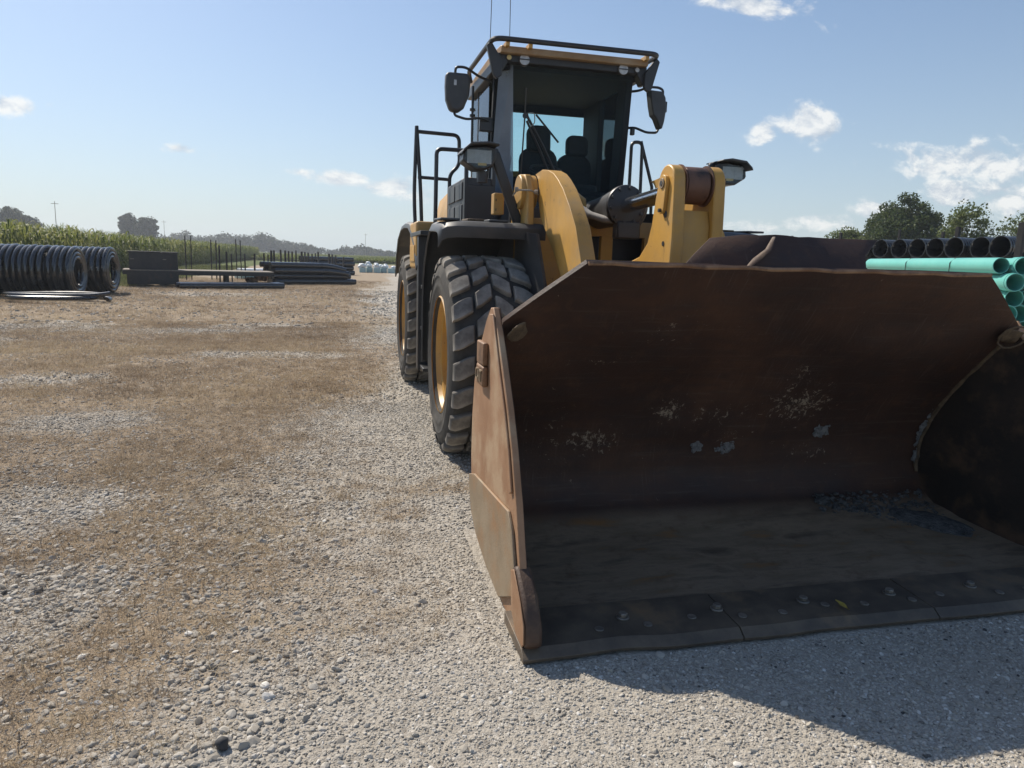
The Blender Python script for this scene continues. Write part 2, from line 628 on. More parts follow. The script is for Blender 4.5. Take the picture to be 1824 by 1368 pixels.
MT = dict(
    ground=ground_material(),
    yellow=yellow_paint(),
    rust=rust_inner(),
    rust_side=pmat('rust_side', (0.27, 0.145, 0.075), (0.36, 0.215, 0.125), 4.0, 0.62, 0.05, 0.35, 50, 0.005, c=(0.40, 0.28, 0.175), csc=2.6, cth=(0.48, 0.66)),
    rust_edge=pmat('rust_edge', (0.20, 0.105, 0.055), (0.33, 0.20, 0.115), 9.0, 0.6, 0.2, 0.4, 70, 0.006, c=(0.10, 0.06, 0.04), csc=5, cth=(0.5, 0.7)),
    guard=pmat('guard_steel', (0.055, 0.032, 0.022), (0.095, 0.056, 0.036), 9.0, 0.6, 0.1, 0.4, 70, 0.006, c=(0.16, 0.105, 0.06), csc=4, cth=(0.5, 0.7)),  # dark rust, with the corner guards' front shade put into the colour
    wear=pmat('worn_steel', (0.22, 0.165, 0.105), (0.29, 0.225, 0.15), 6.0, 0.6, 0.05, 0.35, 60, 0.005, c=(0.29, 0.165, 0.08), csc=2.6, cth=(0.44, 0.66)),
    edge=pmat('edge_steel', (0.075, 0.060, 0.046), (0.15, 0.115, 0.08), 6.0, 0.55, 0.1, 0.35, 50, 0.006, c=(0.22, 0.14, 0.075), csc=3, cth=(0.52, 0.75)),
    bolt=pmat('bolt_steel', (0.16, 0.145, 0.125), (0.27, 0.24, 0.20), 40.0, 0.45, 0.5, 0.3, 150, 0.002),
    weld=pmat('weld', (0.15, 0.105, 0.06), (0.06, 0.04, 0.025), 20, 0.7, 0.1, 0.7, 90, 0.01),
    crust=pmat('dried_crust', (0.085, 0.088, 0.087), (0.20, 0.198, 0.19), 40, 0.95, 0, 0.9, 90, 0.012),
    spoil=pmat('spoil', (0.035, 0.036, 0.037), (0.13, 0.127, 0.12), 26, 0.95, 0, 1.0, 60, 0.02),
    boss=pmat('boss_brown', (0.13, 0.066, 0.042), (0.20, 0.105, 0.068), 8, 0.55, 0.2, 0.3, 60, 0.004, c=(0.035, 0.027, 0.024), csc=4, cth=(0.5, 0.7)),
    tyre=pmat('tyre_rubber', (0.125, 0.115, 0.103), (0.19, 0.176, 0.156), 7.0, 0.85, 0, 0.25, 90, 0.004, c=(0.34, 0.315, 0.275), csc=3.4, cth=(0.38, 0.64), spec=0.25),
    carcass=pmat('tyre_carcass', (0.045, 0.043, 0.040), (0.075, 0.071, 0.065), 7.0, 0.85, 0, 0.25, 90, 0.004, c=(0.13, 0.12, 0.105), csc=2.5, cth=(0.5, 0.75), spec=0.25),  # darker than the blocks: clean rubber, with groove shade put into the colour
    black=pmat('black_plastic', (0.036, 0.039, 0.044), (0.058, 0.062, 0.067), 4.0, 0.5, 0, 0.15, 120, 0.002, c=(0.095, 0.088, 0.078), csc=2.2, cth=(0.55, 0.8)),
    blackp=pmat('black_paint', (0.022, 0.023, 0.026), (0.036, 0.037, 0.040), 6.0, 0.42, 0.0, 0.1, 60, 0.002),
    greyp=pmat('grey_panel', (0.055, 0.062, 0.068), (0.085, 0.090, 0.093), 4.0, 0.5, 0, 0.1, 60, 0.002, c=(0.15, 0.135, 0.115), csc=2.5, cth=(0.52, 0.75)),
    cabdark=pmat('cab_interior', (0.007, 0.009, 0.012), (0.013, 0.016, 0.020), 6.0, 0.75, 0, spec=0.3),
    rust_shaded=pmat('shaded_rust', (0.012, 0.009, 0.007), (0.028, 0.018, 0.013), 5.0, 0.65, 0, 0.5, 30, 0.008, c=(0.075, 0.042, 0.024), csc=4.0, cth=(0.50, 0.70)),  # darker rust, with the right side plate's shade put into the colour
    roof_tan=pmat('roof_tan', (0.25, 0.155, 0.075), (0.32, 0.21, 0.11), 4.0, 0.55, 0, 0.1, 40, 0.003, c=(0.36, 0.27, 0.18), csc=2.0, cth=(0.5, 0.75)),
    chrome=pmat('chrome_rod', (0.65, 0.66, 0.68), (0.75, 0.75, 0.76), 4.0, 0.14, 1.0, rvar=0.05),
    rubber=pmat('hose_rubber', (0.22, 0.21, 0.195), (0.34, 0.325, 0.30), 12, 0.7, 0, 0.2, 120, 0.002),
    fit=pmat('fitting', (0.45, 0.40, 0.30), (0.6, 0.55, 0.45), 30, 0.45, 0.5),
    seat=pmat('seat_fabric', (0.016, 0.019, 0.024), (0.026, 0.030, 0.036), 18, 0.9, 0, 0.3, 250, 0.002),
    lamp=pmat('lamp_glass', (0.34, 0.345, 0.35), (0.55, 0.555, 0.56), 26, 0.25, 0.2, 0.3, 70, 0.003),
    lampdark=pmat('lamp_housing', (0.48, 0.48, 0.485), (0.62, 0.62, 0.625), 20, 0.3, 0.0, 0.3, 60, 0.003),
    amber=pmat('amber', (0.55, 0.42, 0.15), (0.62, 0.5, 0.22), 30, 0.3),
    glass=glass_mat('cab_glass', (0.88, 0.975, 0.965)),
    screen=sky_film_mat('windscreen_glass', (0.92, 0.98, 0.975), (0.085, 0.115, 0.155), 0.05),  # film colour stands in for the bluish sky reflected in it
    glass_sky_film=sky_film_mat('sky_film_glass', (0.8, 0.88, 0.9), (0.27, 0.325, 0.40), 0.55),  # slate-blue film: the sky's reflection put into the colour
    lens=glass_mat('lens_glass', (0.88, 0.9, 0.9)),
    pipe_black=pmat('black_hdpe', (0.014, 0.015, 0.017), (0.026, 0.027, 0.030), 3.0, 0.22, 0, 0.1, 60, 0.002, c=(0.05, 0.048, 0.045), csc=1.6, cth=(0.55, 0.8), spec=0.9),
    pipe_green=pmat('green_pvc', (0.12, 0.43, 0.37), (0.145, 0.48, 0.41), 1.5, 0.38, 0, 0.05, 20, 0.002, c=(0.22, 0.48, 0.42), csc=1.2, cth=(0.5, 0.8)),
    wood=pmat('weathered_wood', (0.17, 0.145, 0.115), (0.28, 0.24, 0.19), 8.0, 0.85, 0, 0.4, 60, 0.006, stretch=(1, 5, 5)),
    wood_dark=pmat('dark_stake', (0.025, 0.023, 0.022), (0.045, 0.040, 0.037), 9.0, 0.85, 0, 0.3, 60, 0.004),
    steel_dark=pmat('dark_steel', (0.022, 0.023, 0.026), (0.045, 0.042, 0.040), 5.0, 0.6, 0.1, 0.2, 60, 0.003, c=(0.10, 0.06, 0.04), csc=2.0, cth=(0.6, 0.8)),
    white=pmat('white_wrap', (0.62, 0.66, 0.67), (0.75, 0.77, 0.77), 4.0, 0.4, 0, 0.4, 8, 0.03),
    paleteal=pmat('pale_teal', (0.30, 0.45, 0.45), (0.42, 0.55, 0.54), 4.0, 0.45),
    bark=pmat('bark', (0.07, 0.055, 0.042), (0.13, 0.105, 0.08), 9.0, 0.9, 0, 0.6, 40, 0.02),
    rock=pmat('dark_rock', (0.028, 0.029, 0.032), (0.055, 0.056, 0.06), 20.0, 0.75, 0, 0.4, 80, 0.003),
    dead_leaf=pmat('yellow_leaf', (0.34, 0.24, 0.04), (0.42, 0.31, 0.06), 40, 0.6),
    leaf_oak=leaf_material('oak_leaves', (0.030, 0.052, 0.018), (0.12, 0.155, 0.055), 0.4),
    leaf_pale=leaf_material('pale_leaves', (0.055, 0.080, 0.026), (0.20, 0.235, 0.09), 0.45),
    leaf_far=leaf_material('far_leaves', (0.020, 0.034, 0.016), (0.065, 0.085, 0.040), 0.3),
)


# ------------------------------------------------------------------ ground
def edge_x(y):
    return np.interp(y, [0, 2.5, 4, 5.4, 8.8, 15, 32, 47, 80], [0.0, -0.1, -0.3, 0.0, 0.35, 0.8, 1.1, 3.2, 6.0])


BARE = [(-6.8, 16.6, 2.6, 1.5), (-3.4, 15.8, 1.9, 0.9), (-4.2, 28.6, 3.0, 1.3), (-3.7, 9.9, 1.1, 0.7), (-2.4, 7.4, 0.8, 0.6), (-6.3, 13.6, 1.3, 0.9),
        (-0.9, 12.2, 1.3, 0.5), (-1.5, 17.2, 1.6, 0.8), (-1.5, 3.4, 0.5, 0.6), (-2.0, 5.0, 0.6, 0.5)]


def grass_mask(x, y):
    x, y = np.asarray(x, float), np.asarray(y, float)
    e = edge_x(y) + (fbm(x, y, 1.6, 4, 3.0) - 0.5) * 2.4
    g = sstep(e - x, -0.9, 1.2) * (0.85 + 0.15 * sstep(y, 4, 9))
    g = g * (0.62 + 0.75 * fbm(x, y, 0.9, 4, 8.0))
    for (cx_, cy_, rx_, ry_) in BARE:
        q = ((x - cx_) / rx_) ** 2 + ((y - cy_) / ry_) ** 2 + (fbm(x, y, 0.8, 3, 21.0) - 0.5) * 1.6
        g = g * (0.30 + 0.70 * sstep(q, 0.2, 1.5))
    # stray tufts in the gravel track
    cl = sstep(fbm(x, y, 0.45, 3, 33.0), 0.60, 0.72) * sstep(fbm(x, y, 2.2, 2, 40.0), 0.42, 0.58)
    g = np.maximum(g, 0.5 * cl * sstep(2.3 - x, 0.0, 1.0))
    # the far right yard is gravel with a little grass, everything far away is grass
    far = sstep(y, 60, 90)
    g = np.maximum(g, 0.8 * far)
    return np.clip(g, 0, 1)


def green_mask(x, y):
    x, y = np.asarray(x, float), np.asarray(y, float)
    g = sstep(-x, 7.5, 9.5) * sstep(y, 30, 36)
    g = np.maximum(g, sstep(y, 105, 125))
    g = np.maximum(g, sstep(-x, 11.2, 12.6) * sstep(y, 14, 20))
    return g


def bump_h(x, y):
    near = sstep(60 - y, 0, 30)
    return (fbm(x, y, 2.4, 3, 50.0) - 0.5) * 0.05 * near


def graded(lo, hi, a, b, st, grow=1.16):
    mid = list(np.arange(a, b + 1e-6, st))
    r, s_ = [], st
    p = b
    while p < hi:
        s_ *= grow
        p += s_
        r.append(p)
    l, s_, p = [], st, a
    while p > lo:
        s_ *= grow
        p -= s_
        l.append(p)
    return np.array(l[::-1] + mid + r)


gx = graded(-1500, 1500, -9.0, 6.0, 0.11)
gy = graded(-60, 2600, 0.6, 20.0, 0.11)
GX, GY = np.meshgrid(gx, gy)
loader_pad = sstep(((GX - 2.3) / 3.4) ** 2 + ((GY - 6.0) / 5.5) ** 2, 0.7, 1.3)
GZ = bump_h(GX, GY) * loader_pad - 0.004


def height(x, y):
    x, y = np.asarray(x, float), np.asarray(y, float)
    pad = sstep(((x - 2.3) / 3.4) ** 2 + ((y - 6.0) / 5.5) ** 2, 0.7, 1.3)
    return bump_h(x, y) * pad - 0.004


nx, ny = len(gx), len(gy)
me = bpy.data.meshes.new('ground')
vv = np.stack([GX.ravel(), GY.ravel(), GZ.ravel()], 1)
ii = (np.arange(ny - 1)[:, None] * nx + np.arange(nx - 1)[None]).ravel()
ff = np.stack([ii, ii + 1, ii + nx + 1, ii + nx], 1)
me.vertices.add(len(vv))
me.vertices.foreach_set('co', vv.ravel())
me.loops.add(ff.size)
me.loops.foreach_set('vertex_index', ff.ravel().astype(np.int32))
me.polygons.add(len(ff))
me.polygons.foreach_set('loop_start', (np.arange(len(ff)) * 4).astype(np.int32))
me.polygons.foreach_set('use_smooth', np.ones(len(ff), bool))
me.update(calc_edges=True)
for nm, fn in (('grass', grass_mask), ('green', green_mask)):
    at_ = me.attributes.new(nm, 'FLOAT', 'POINT')
    at_.data.foreach_set('value', fn(vv[:, 0], vv[:, 1]).astype(np.float32))
me.materials.append(MT['ground'])
ground = bpy.data.objects.new('ground', me)
COL.objects.link(ground)
ground['kind'] = 'structure'


# ------------------------------------------------------------------ scattered stuff (instanced small pieces)
def proto_mesh(name, verts, faces, mat, smooth=True):
    me = bpy.data.meshes.new(name)
    me.from_pydata(verts, [], faces)
    me.materials.append(mat)
    if smooth:
        for p in me.polygons:
            p.use_smooth = True
    return bpy.data.objects.new(name, me)


def scatter(name, label, cat, protos, pos, rot, scl, tone):
    c = bpy.data.collections.new(name + '_pieces')
    for o in protos:
        c.objects.link(o)
    n = len(pos)
    me = bpy.data.meshes.new(name)
    me.vertices.add(n)
    me.vertices.foreach_set('co', np.asarray(pos, np.float32).ravel())
    for nm, typ, key, arr in (('rot', 'FLOAT_VECTOR', 'vector', rot), ('scl', 'FLOAT_VECTOR', 'vector', scl), ('tone', 'FLOAT', 'value', tone)):
        a = me.attributes.new(nm, typ, 'POINT')
        a.data.foreach_set(key, np.asarray(arr, np.float32).ravel())
    a = me.attributes.new('idx', 'INT', 'POINT')
    a.data.foreach_set('value', rng.integers(0, len(protos), n).astype(np.int32))
    ob = bpy.data.objects.new(name, me)
    COL.objects.link(ob)
    ob['kind'] = 'stuff'
    ob['label'] = label
    ob['category'] = cat
    g = bpy.data.node_groups.new(name, 'GeometryNodeTree')
    g.interface.new_socket('Geometry', in_out='INPUT', socket_type='NodeSocketGeometry')
    g.interface.new_socket('Geometry', in_out='OUTPUT', socket_type='NodeSocketGeometry')
    gi, go = g.nodes.new('NodeGroupInput'), g.nodes.new('NodeGroupOutput')
    ci = g.nodes.new('GeometryNodeCollectionInfo')
    ci.inputs['Collection'].default_value = c
    ci.inputs['Separate Children'].default_value = True
    ci.inputs['Reset Children'].default_value = True
    ip = g.nodes.new('GeometryNodeInstanceOnPoints')
    ip.inputs['Pick Instance'].default_value = True

    def na(nm, t):
        k = g.nodes.new('GeometryNodeInputNamedAttribute')
        k.data_type = t
        k.inputs['Name'].default_value = nm
        return k.outputs['Attribute']
    e2r = g.nodes.new('FunctionNodeEulerToRotation')
    g.links.new(na('rot', 'FLOAT_VECTOR'), e2r.inputs[0])
    g.links.new(gi.outputs[0], ip.inputs['Points'])
    g.links.new(ci.outputs[0], ip.inputs['Instance'])
    g.links.new(na('idx', 'INT'), ip.inputs['Instance Index'])
    g.links.new(e2r.outputs[0], ip.inputs['Rotation'])
    g.links.new(na('scl', 'FLOAT_VECTOR'), ip.inputs['Scale'])
    g.links.new(ip.outputs[0], go.inputs[0])
    md = ob.modifiers.new('scatter', 'NODES')
    md.node_group = g
    return ob


def ico(sub):
    bm = bmesh.new()
    bmesh.ops.create_icosphere(bm, subdivisions=sub, radius=1.0)
    v = [tuple(p.co) for p in bm.verts]
    f = [tuple(p.index for p in q.verts) for q in bm.faces]
    bm.free()
    return np.array(v), f


MT['stone'] = inst_material('gravel_stone', [(0.0, (0.08, 0.078, 0.077)), (0.10, (0.27, 0.245, 0.21)), (0.45, (0.40, 0.37, 0.32)), (0.8, (0.49, 0.46, 0.41)), (0.96, (0.64, 0.62, 0.58))], 0.9, 0.2)
MT['straw'] = inst_material('straw', [(0.0, (0.17, 0.125, 0.083)), (0.4, (0.34, 0.26, 0.178)), (0.75, (0.47, 0.375, 0.255)), (1.0, (0.58, 0.48, 0.30))], 0.8, 0.2, 0.35)
MT['corn'] = inst_material('corn', [(0.0, (0.07, 0.10, 0.02)), (0.5, (0.17, 0.21, 0.05)), (1.0, (0.32, 0.31, 0.10))], 0.6, 0.3, 0.5, 3.0)
MT['soy'] = inst_material('low_crop', [(0.0, (0.07, 0.10, 0.018)), (0.5, (0.15, 0.19, 0.035)), (1.0, (0.26, 0.26, 0.06))], 0.7, 0.2, 0.35, 3.0)
MT['greengrass'] = inst_material('green_grass', [(0.0, (0.05, 0.07, 0.015)), (1.0, (0.20, 0.22, 0.07))], 0.8, 0.2, 0.35)

# stones
sp = []
bv, bf = ico(2)
for k in range(9):
    r_ = np.random.default_rng(100 + k)
    dirs = r_.normal(size=(10, 3))
    dirs /= np.linalg.norm(dirs, axis=1)[:, None]
    v = bv.copy()
    for dd in dirs:                                   # plane cuts give blunt facets
        t = v @ dd
        lim = r_.uniform(0.45, 0.75)
        v = v - np.where(t > lim, t - lim, 0)[:, None] * dd
    v = v * (1 + 0.02 * r_.normal(size=(len(v), 1))) * 1.25
    v *= np.array([1.0, r_.uniform(0.65, 0.9), r_.uniform(0.42, 0.62)])
    sp.append(proto_mesh('stone_piece', [tuple(q) for q in v], bf, MT['stone'], k % 3 == 0))


def stones(n, x0, x1, y0, y1, r0, r1, power=2.2, keep=None, seed=0):
    r_ = np.random.default_rng(seed)
    x, y = r_.uniform(x0, x1, n), r_.uniform(y0, y1, n)
    k = r_.random(n) < (1.0 - 0.62 * grass_mask(x, y))
    if keep is not None:
        k &= keep(x, y)
    x, y = x[k], y[k]
    s = r0 + (r1 - r0) * r_.random(len(x)) ** power
    s *= 0.75 + 0.7 * fbm(x, y, 0.7, 3, 61.0)
    p = np.stack([x, y, height(x, y) + s * 0.04], 1)
    rot = np.stack([r_.normal(0, 0.28, len(x)), r_.normal(0, 0.28, len(x)), r_.uniform(0, 6.28, len(x))], 1)
    sc = np.stack([s, s, s * r_.uniform(0.8, 1.3, len(x))], 1)
    tone = np.clip(r_.normal(0.5, 0.2, len(x)) + (fbm(x, y, 1.2, 3, 70.0) - 0.5) * 0.4, 0, 1)
    tone = np.where(r_.random(len(x)) < 0.02, r_.uniform(0, 0.1, len(x)), tone)
    return p, rot, sc, tone


def off_bucket(x, y):
    return ~((x > 0.735) & (x < 3.95) & (y > 2.64) & (y < 4.2))


def left_mix(x, y):
    return vnoise(x, y, 0.02, 4.0) < sstep(0.5 - x, 0.0, 1.3) * (0.35 + 0.9 * fbm(x, y, 0.8, 3, 12.0))


parts_ = [stones(150000, -2.6, 3.4, 1.45, 4.2, 0.0022, 0.0095, 2.2, off_bucket, 1), stones(110000, -4.6, 2.4, 4.2, 8.2, 0.0035, 0.0125, 2.2, off_bucket, 2),
          stones(60000, -8.0, 3.0, 8.2, 17.0, 0.008, 0.020, 2.2, None, 3), stones(900, -2.4, 3.0, 1.5, 7.0, 0.010, 0.022, 1.8, off_bucket, 4),
          stones(9000, -10.0, 4.0, 17.0, 34.0, 0.02, 0.05, 2.0, None, 5),
          stones(16000, -2.6, 0.6, 1.8, 6.0, 0.009, 0.021, 2.0, left_mix, 6)]
scatter('gravel', 'loose grey and tan gravel stones spread over the yard', 'gravel', sp,
        *[np.concatenate([q[i] for q in parts_]) for i in range(4)])


# dead grass tufts
def tuft(seed, nb, hgt, spread, wid, mat):
    r_ = np.random.default_rng(seed)
    v, f = [], []
    for b in range(nb):
        a = r_.uniform(0, 6.28)
        bx, by = r_.normal(0, 0.35 * spread, 2)
        ln = hgt * r_.uniform(0.5, 1.2)
        lean = r_.uniform(0.7, 1.5)
        dx_, dy_ = math.cos(a), math.sin(a)
        px_, py_ = -dy_ * wid, dx_ * wid
        o = len(v)
        for t, w in ((0, 1.0), (0.5, 0.8), (1.0, 0.15)):
            hz = ln * t * math.cos(lean * (0.4 + 0.6 * t))
            hr = ln * t * math.sin(lean * (0.4 + 0.6 * t))
            cx_, cy_ = bx + dx_ * hr, by + dy_ * hr
            v += [(cx_ - px_ * w, cy_ - py_ * w, hz), (cx_ + px_ * w, cy_ + py_ * w, hz)]
        f += [(o, o + 1, o + 3, o + 2), (o + 2, o + 3, o + 5, o + 4)]
    return proto_mesh('tuft_piece', v, f, mat)


def tufts(n, x0, x1, y0, y1, s0, s1, seed, thr=0.12, mask=grass_mask, keep=None, amp=1.0):
    r_ = np.random.default_rng(seed)
    x, y = r_.uniform(x0, x1, n), r_.uniform(y0, y1, n)
    g = mask(x, y)
    k = (r_.random(n) < g * amp) & (g > thr)
    if keep is not None:
        k &= keep(x, y)
    x, y = x[k], y[k]
    s = r_.uniform(s0, s1, len(x)) * (0.6 + 0.8 * fbm(x, y, 1.1, 2, 80.0))
    p = np.stack([x, y, height(x, y)], 1)
    rot = np.stack([np.zeros(len(x)), np.zeros(len(x)), r_.uniform(0, 6.28, len(x))], 1)
    tone = np.clip(r_.normal(0.42, 0.2, len(x)) + (fbm(x, y, 2.0, 3, 90.0) - 0.5) * 0.9, 0, 1)
    return p, rot, np.stack([s, s, s * r_.uniform(0.7, 1.2, len(x))], 1), tone


tp = [tuft(200 + k, 16, 0.06, 0.09, 0.0010, MT['straw']) for k in range(5)]
q_ = [tufts(40000, -4.2, 2.2, 1.6, 8.0, 0.4, 1.0, 11, keep=off_bucket), tufts(500, -2.4, 0.4, 1.8, 6.0, 1.2, 2.0, 15, thr=0.45, keep=off_bucket), tufts(40000, -10, 2.6, 8, 18, 0.7, 1.5, 12), tufts(22000, -15, 4, 18, 45, 1.2, 2.6, 13)]
scatter('dry_grass', 'short brown dead grass growing through the gravel', 'grass', tp, *[np.concatenate([q[i] for q in q_]) for i in range(4)])
tg = [tuft(240 + k, 18, 0.16, 0.16, 0.004, MT['greengrass']) for k in range(3)]
q_ = tufts(14000, -16, -7.5, 17, 75, 1.0, 2.2, 14, mask=green_mask)
scatter('green_verge', 'strip of green grass at the foot of the corn', 'grass', tg, *q_)


# corn
def corn_plant(seed):
    r_ = np.random.default_rng(seed)
    v, f = [], []
    H = 2.25
    n = 5
    for t, w in ((0, 0.018), (0.55, 0.015), (1.0, 0.006)):
        for j in range(n):
            a = 6.283 * j / n
            v.append((w * math.cos(a), w * math.sin(a), H * t))
    for i in range(2):
        for j in range(n):
            f.append((i * n + j, i * n + (j + 1) % n, (i + 1) * n + (j + 1) % n, (i + 1) * n + j))
    for k in range(12):
        z0 = 0.35 + 1.75 * k / 12
        a = (k % 2) * math.pi + r_.normal(0, 0.5)
        ln = r_.uniform(0.5, 0.85) * (1.0 if k < 9 else 0.7)
        rise = r_.uniform(0.2, 0.4) * (1.0 if k < 9 else 1.5)
        o = len(v)
        for t, w in ((0, 0.02), (0.3, 0.045), (0.65, 0.04), (1.0, 0.006)):
            rr = ln * t
            z = z0 + rise * math.sin(t * 2.6) - 0.25 * t * t
            c_, s_ = math.cos(a), math.sin(a)
            v += [(c_ * rr - s_ * w, s_ * rr + c_ * w, z), (c_ * rr + s_ * w, s_ * rr - c_ * w, z)]
        for i in range(3):
            f.append((o + 2 * i, o + 2 * i + 1, o + 2 * i + 3, o + 2 * i + 2))
    for k in range(6):
        a = r_.uniform(0, 6.28)
        o = len(v)
        q = (0.14 * math.cos(a), 0.14 * math.sin(a), H + r_.uniform(0.12, 0.25))
        v += [(0.006, 0, H), (-0.006, 0, H), q, (q[0] + 0.012, q[1], q[2])]
        f.append((o, o + 1, o + 2, o + 3))
    return proto_mesh('corn_piece', v, f, MT['corn'])


cpz = [corn_plant(300 + k) for k in range(4)]
cx, cy = [], []
for i in range(17):
    yy = np.arange(18, 150, 0.19 if i < 6 else 0.30)
    yy = yy + rng.normal(0, 0.04, len(yy))
    cx.append(-13.2 - 0.76 * i + rng.normal(0, 0.05, len(yy)) - 0.012 * (yy - 40))
    cy.append(yy)
cx, cy = np.concatenate(cx), np.concatenate(cy)
nC = len(cx)
sC = rng.uniform(0.84, 1.12, nC) * (0.94 + 0.14 * fbm(cx, cy, 9.0, 3)) * np.interp(cy, [18, 40, 70, 150], [1.0, 0.98, 0.92, 0.86])
scatter('corn_field', 'tall standing green corn behind the coiled pipe', 'corn', cpz, np.stack([cx, cy, np.full(nC, -0.01)], 1),
        np.stack([rng.normal(0, 0.06, nC), rng.normal(0, 0.06, nC), rng.uniform(0, 6.28, nC)], 1), np.stack([sC] * 3, 1),
        np.clip(rng.normal(0.5, 0.2, nC) + (fbm(cx, cy, 14, 3) - 0.5) * 0.6, 0, 1))


def bush_piece(seed, mat, nl=60, s=0.16):
    r_ = np.random.default_rng(seed)
    v, f = [], []
    for k in range(nl):
        c_ = r_.normal(size=3)
        c_ /= np.linalg.norm(c_)
        c_ = c_ * np.array([0.6, 0.6, 0.5]) * r_.uniform(0.6, 1.0) + np.array([0, 0, 0.45])
        a, b = r_.normal(size=3), r_.normal(size=3)
        a, b = a / np.linalg.norm(a) * s, b / np.linalg.norm(b) * s
        o = len(v)
        v += [tuple(c_ - a), tuple(c_ + b), tuple(c_ + a), tuple(c_ - b)]
        f.append((o, o + 1, o + 2, o + 3))
    return proto_mesh('crop_piece', v, f, mat, False)


bpz = [bush_piece(400 + k, MT['soy']) for k in range(3)]
nS = 9000
sx, sy = rng.uniform(-30, 70, nS), 128 + 230 * rng.random(nS) ** 1.6
scatter('low_crop_field', 'far flat field of low yellow-green crop beyond the yard', 'crop', bpz, np.stack([sx, sy, np.zeros(nS)], 1),
        np.stack([np.zeros(nS), np.zeros(nS), rng.uniform(0, 6.28, nS)], 1), np.stack([rng.uniform(0.9, 1.7, nS), rng.uniform(0.9, 1.7, nS), rng.uniform(0.6, 0.9, nS)], 1),
        np.clip(rng.normal(0.6, 0.2, nS), 0, 1))


# ------------------------------------------------------------------ the wheel loader
C = 2.28
LO = thing('wheel_loader', 'yellow articulated wheel loader with a wide rusty bucket resting on gravel', 'wheel loader', (C, 7.8, 0))


def P(mb, name, mat, parent=None, **kw):
    if name == 'bucket' or (parent is not None and parent.name == 'bucket'):      # the left-hand side plate is bent outwards
        mb.v = [(v[0] + max(0.0, (v[0] - 3.42) / 0.44) * max(0.0, 3.97 - v[1]) * 0.22, v[1], v[2]) for v in mb.v]
    return mb.build(name, MT[mat] if isinstance(mat, str) else mat, parent or LO, **kw)


def mx(x):
    return 2 * C - x


def blob(c, r, nrm, seed, flat=0.22):
    """a flattened crust stuck on a surface"""
    v, f = ico(3)
    r_ = np.random.default_rng(seed)
    d_ = r_.normal(size=(9, 3))
    h_ = np.ones(len(v))
    for q in d_:
        q = q / np.linalg.norm(q)
        h_ += 0.055 * np.cos(5 * (v @ q) + r_.uniform(0, 6))
    h_ += 0.045 * r_.normal(size=len(v))
    v = v * h_[:, None]
    nv = Vector(nrm).normalized()
    u = nv.orthogonal().normalized()
    w = nv.cross(u)
    mb = MB()
    mb.add([Vector(c) + u * p[0] * r[0] + w * p[1] * r[1] + nv * p[2] * min(r) * flat for p in v], f)
    return mb


# --- bucket -----------------------------------------------------------------
BL, BR = 0.762, 3.86                     # outer faces of the side plates
prof = [(2.74, 0.035), (3.3, 0.055), (3.66, 0.085), (3.84, 0.13), (3.95, 0.22), (4.0, 0.36), (3.985, 0.55), (3.905, 0.75), (3.78, 0.95), (3.645, 1.12), (3.515, 1.28), (3.385, 1.45), (3.24, 1.635)]
pf = []
for i in range(len(prof) - 1):            # subdivide
    for t in (0, 0.34, 0.67):
        pf.append((prof[i][0] * (1 - t) + prof[i + 1][0] * t, prof[i][1] * (1 - t) + prof[i + 1][1] * t))
pf.append(prof[-1])
rows_in, rows_out = [], []
NXB = 60
for i, (y, z) in enumerate(pf):
    a, b = pf[max(i - 1, 0)], pf[min(i + 1, len(pf) - 1)]
    ty, tz = b[0] - a[0], b[1] - a[1]
    l = math.hypot(ty, tz)
    ny_, nz_ = tz / l, -ty / l            # outwards (back / down)
    q = max(0.0, min(1.0, (z - 1.33) / (1.635 - 1.33))) if y < 3.6 else 0.0
    x0, x1 = BL + 0.025 + (1.135 - BL - 0.025) * q, BR - 0.025 - (BR - 0.025 - 3.425) * q
    ri, ro = [], []
    for j in range(NXB + 1):
        x = x0 + (x1 - x0) * j / NXB
        dent = (float(vnoise(x * 1.0, i * 0.11, 0.45, 5.0)) - 0.5) * 0.030 + (float(vnoise(x, i * 0.07, 0.13, 9.0)) - 0.5) * 0.008
        if i > len(pf) - 3:
            dent *= 0.6
        ri.append((x, y + ny_ * dent, z + nz_ * dent))
        ro.append((x, y + ny_ * (0.028 + dent), z + nz_ * (0.028 + dent)))
    rows_in.append(ri)
    rows_out.append(ro)
mb = MB()
k, n = len(pf), NXB + 1
mb.add([p for g in rows_in for p in g] + [p for g in rows_out for p in g], [])
off = k * n
for i in range(k - 1):
    for j in range(n - 1):
        a = i * n + j
        mb.f.append((a, a + 1, a + n + 1, a + n))
        mb.f.append((a + off, a + n + off, a + n + 1 + off, a + 1 + off))
for i in range(k - 1):
    for j in (0, n - 1):
        a = i * n + j
        mb.f.append((a, a + n, a + n + off, a + off))
for j in range(n - 1):
    for i in (0, k - 1):
        a = i * n + j
        mb.f.append((a, a + off, a + 1 + off, a + 1))
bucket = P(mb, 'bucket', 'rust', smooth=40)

side = [(2.735, 0.03), (2.79, 0.16), (2.87, 0.34), (2.965, 0.58), (3.08, 0.80), (3.19, 0.97), (3.34, 1.16), (3.46, 1.30), (3.56, 1.405),
        (3.62, 1.40), (3.72, 1.33), (3.90, 1.15), (4.02, 0.96), (4.065, 0.75), (4.07, 0.50), (4.04, 0.32), (3.96, 0.18), (3.80, 0.10), (3.45, 0.035), (3.15, 0.01)]
for nm_, xa, xb in (('side_plate', BL, BL + 0.032), ('side_plate', BR - 0.032, BR)):
    P(MB().prism(side, 'x', xa, xb), nm_, 'rust_side', bucket, bevel=0.005)
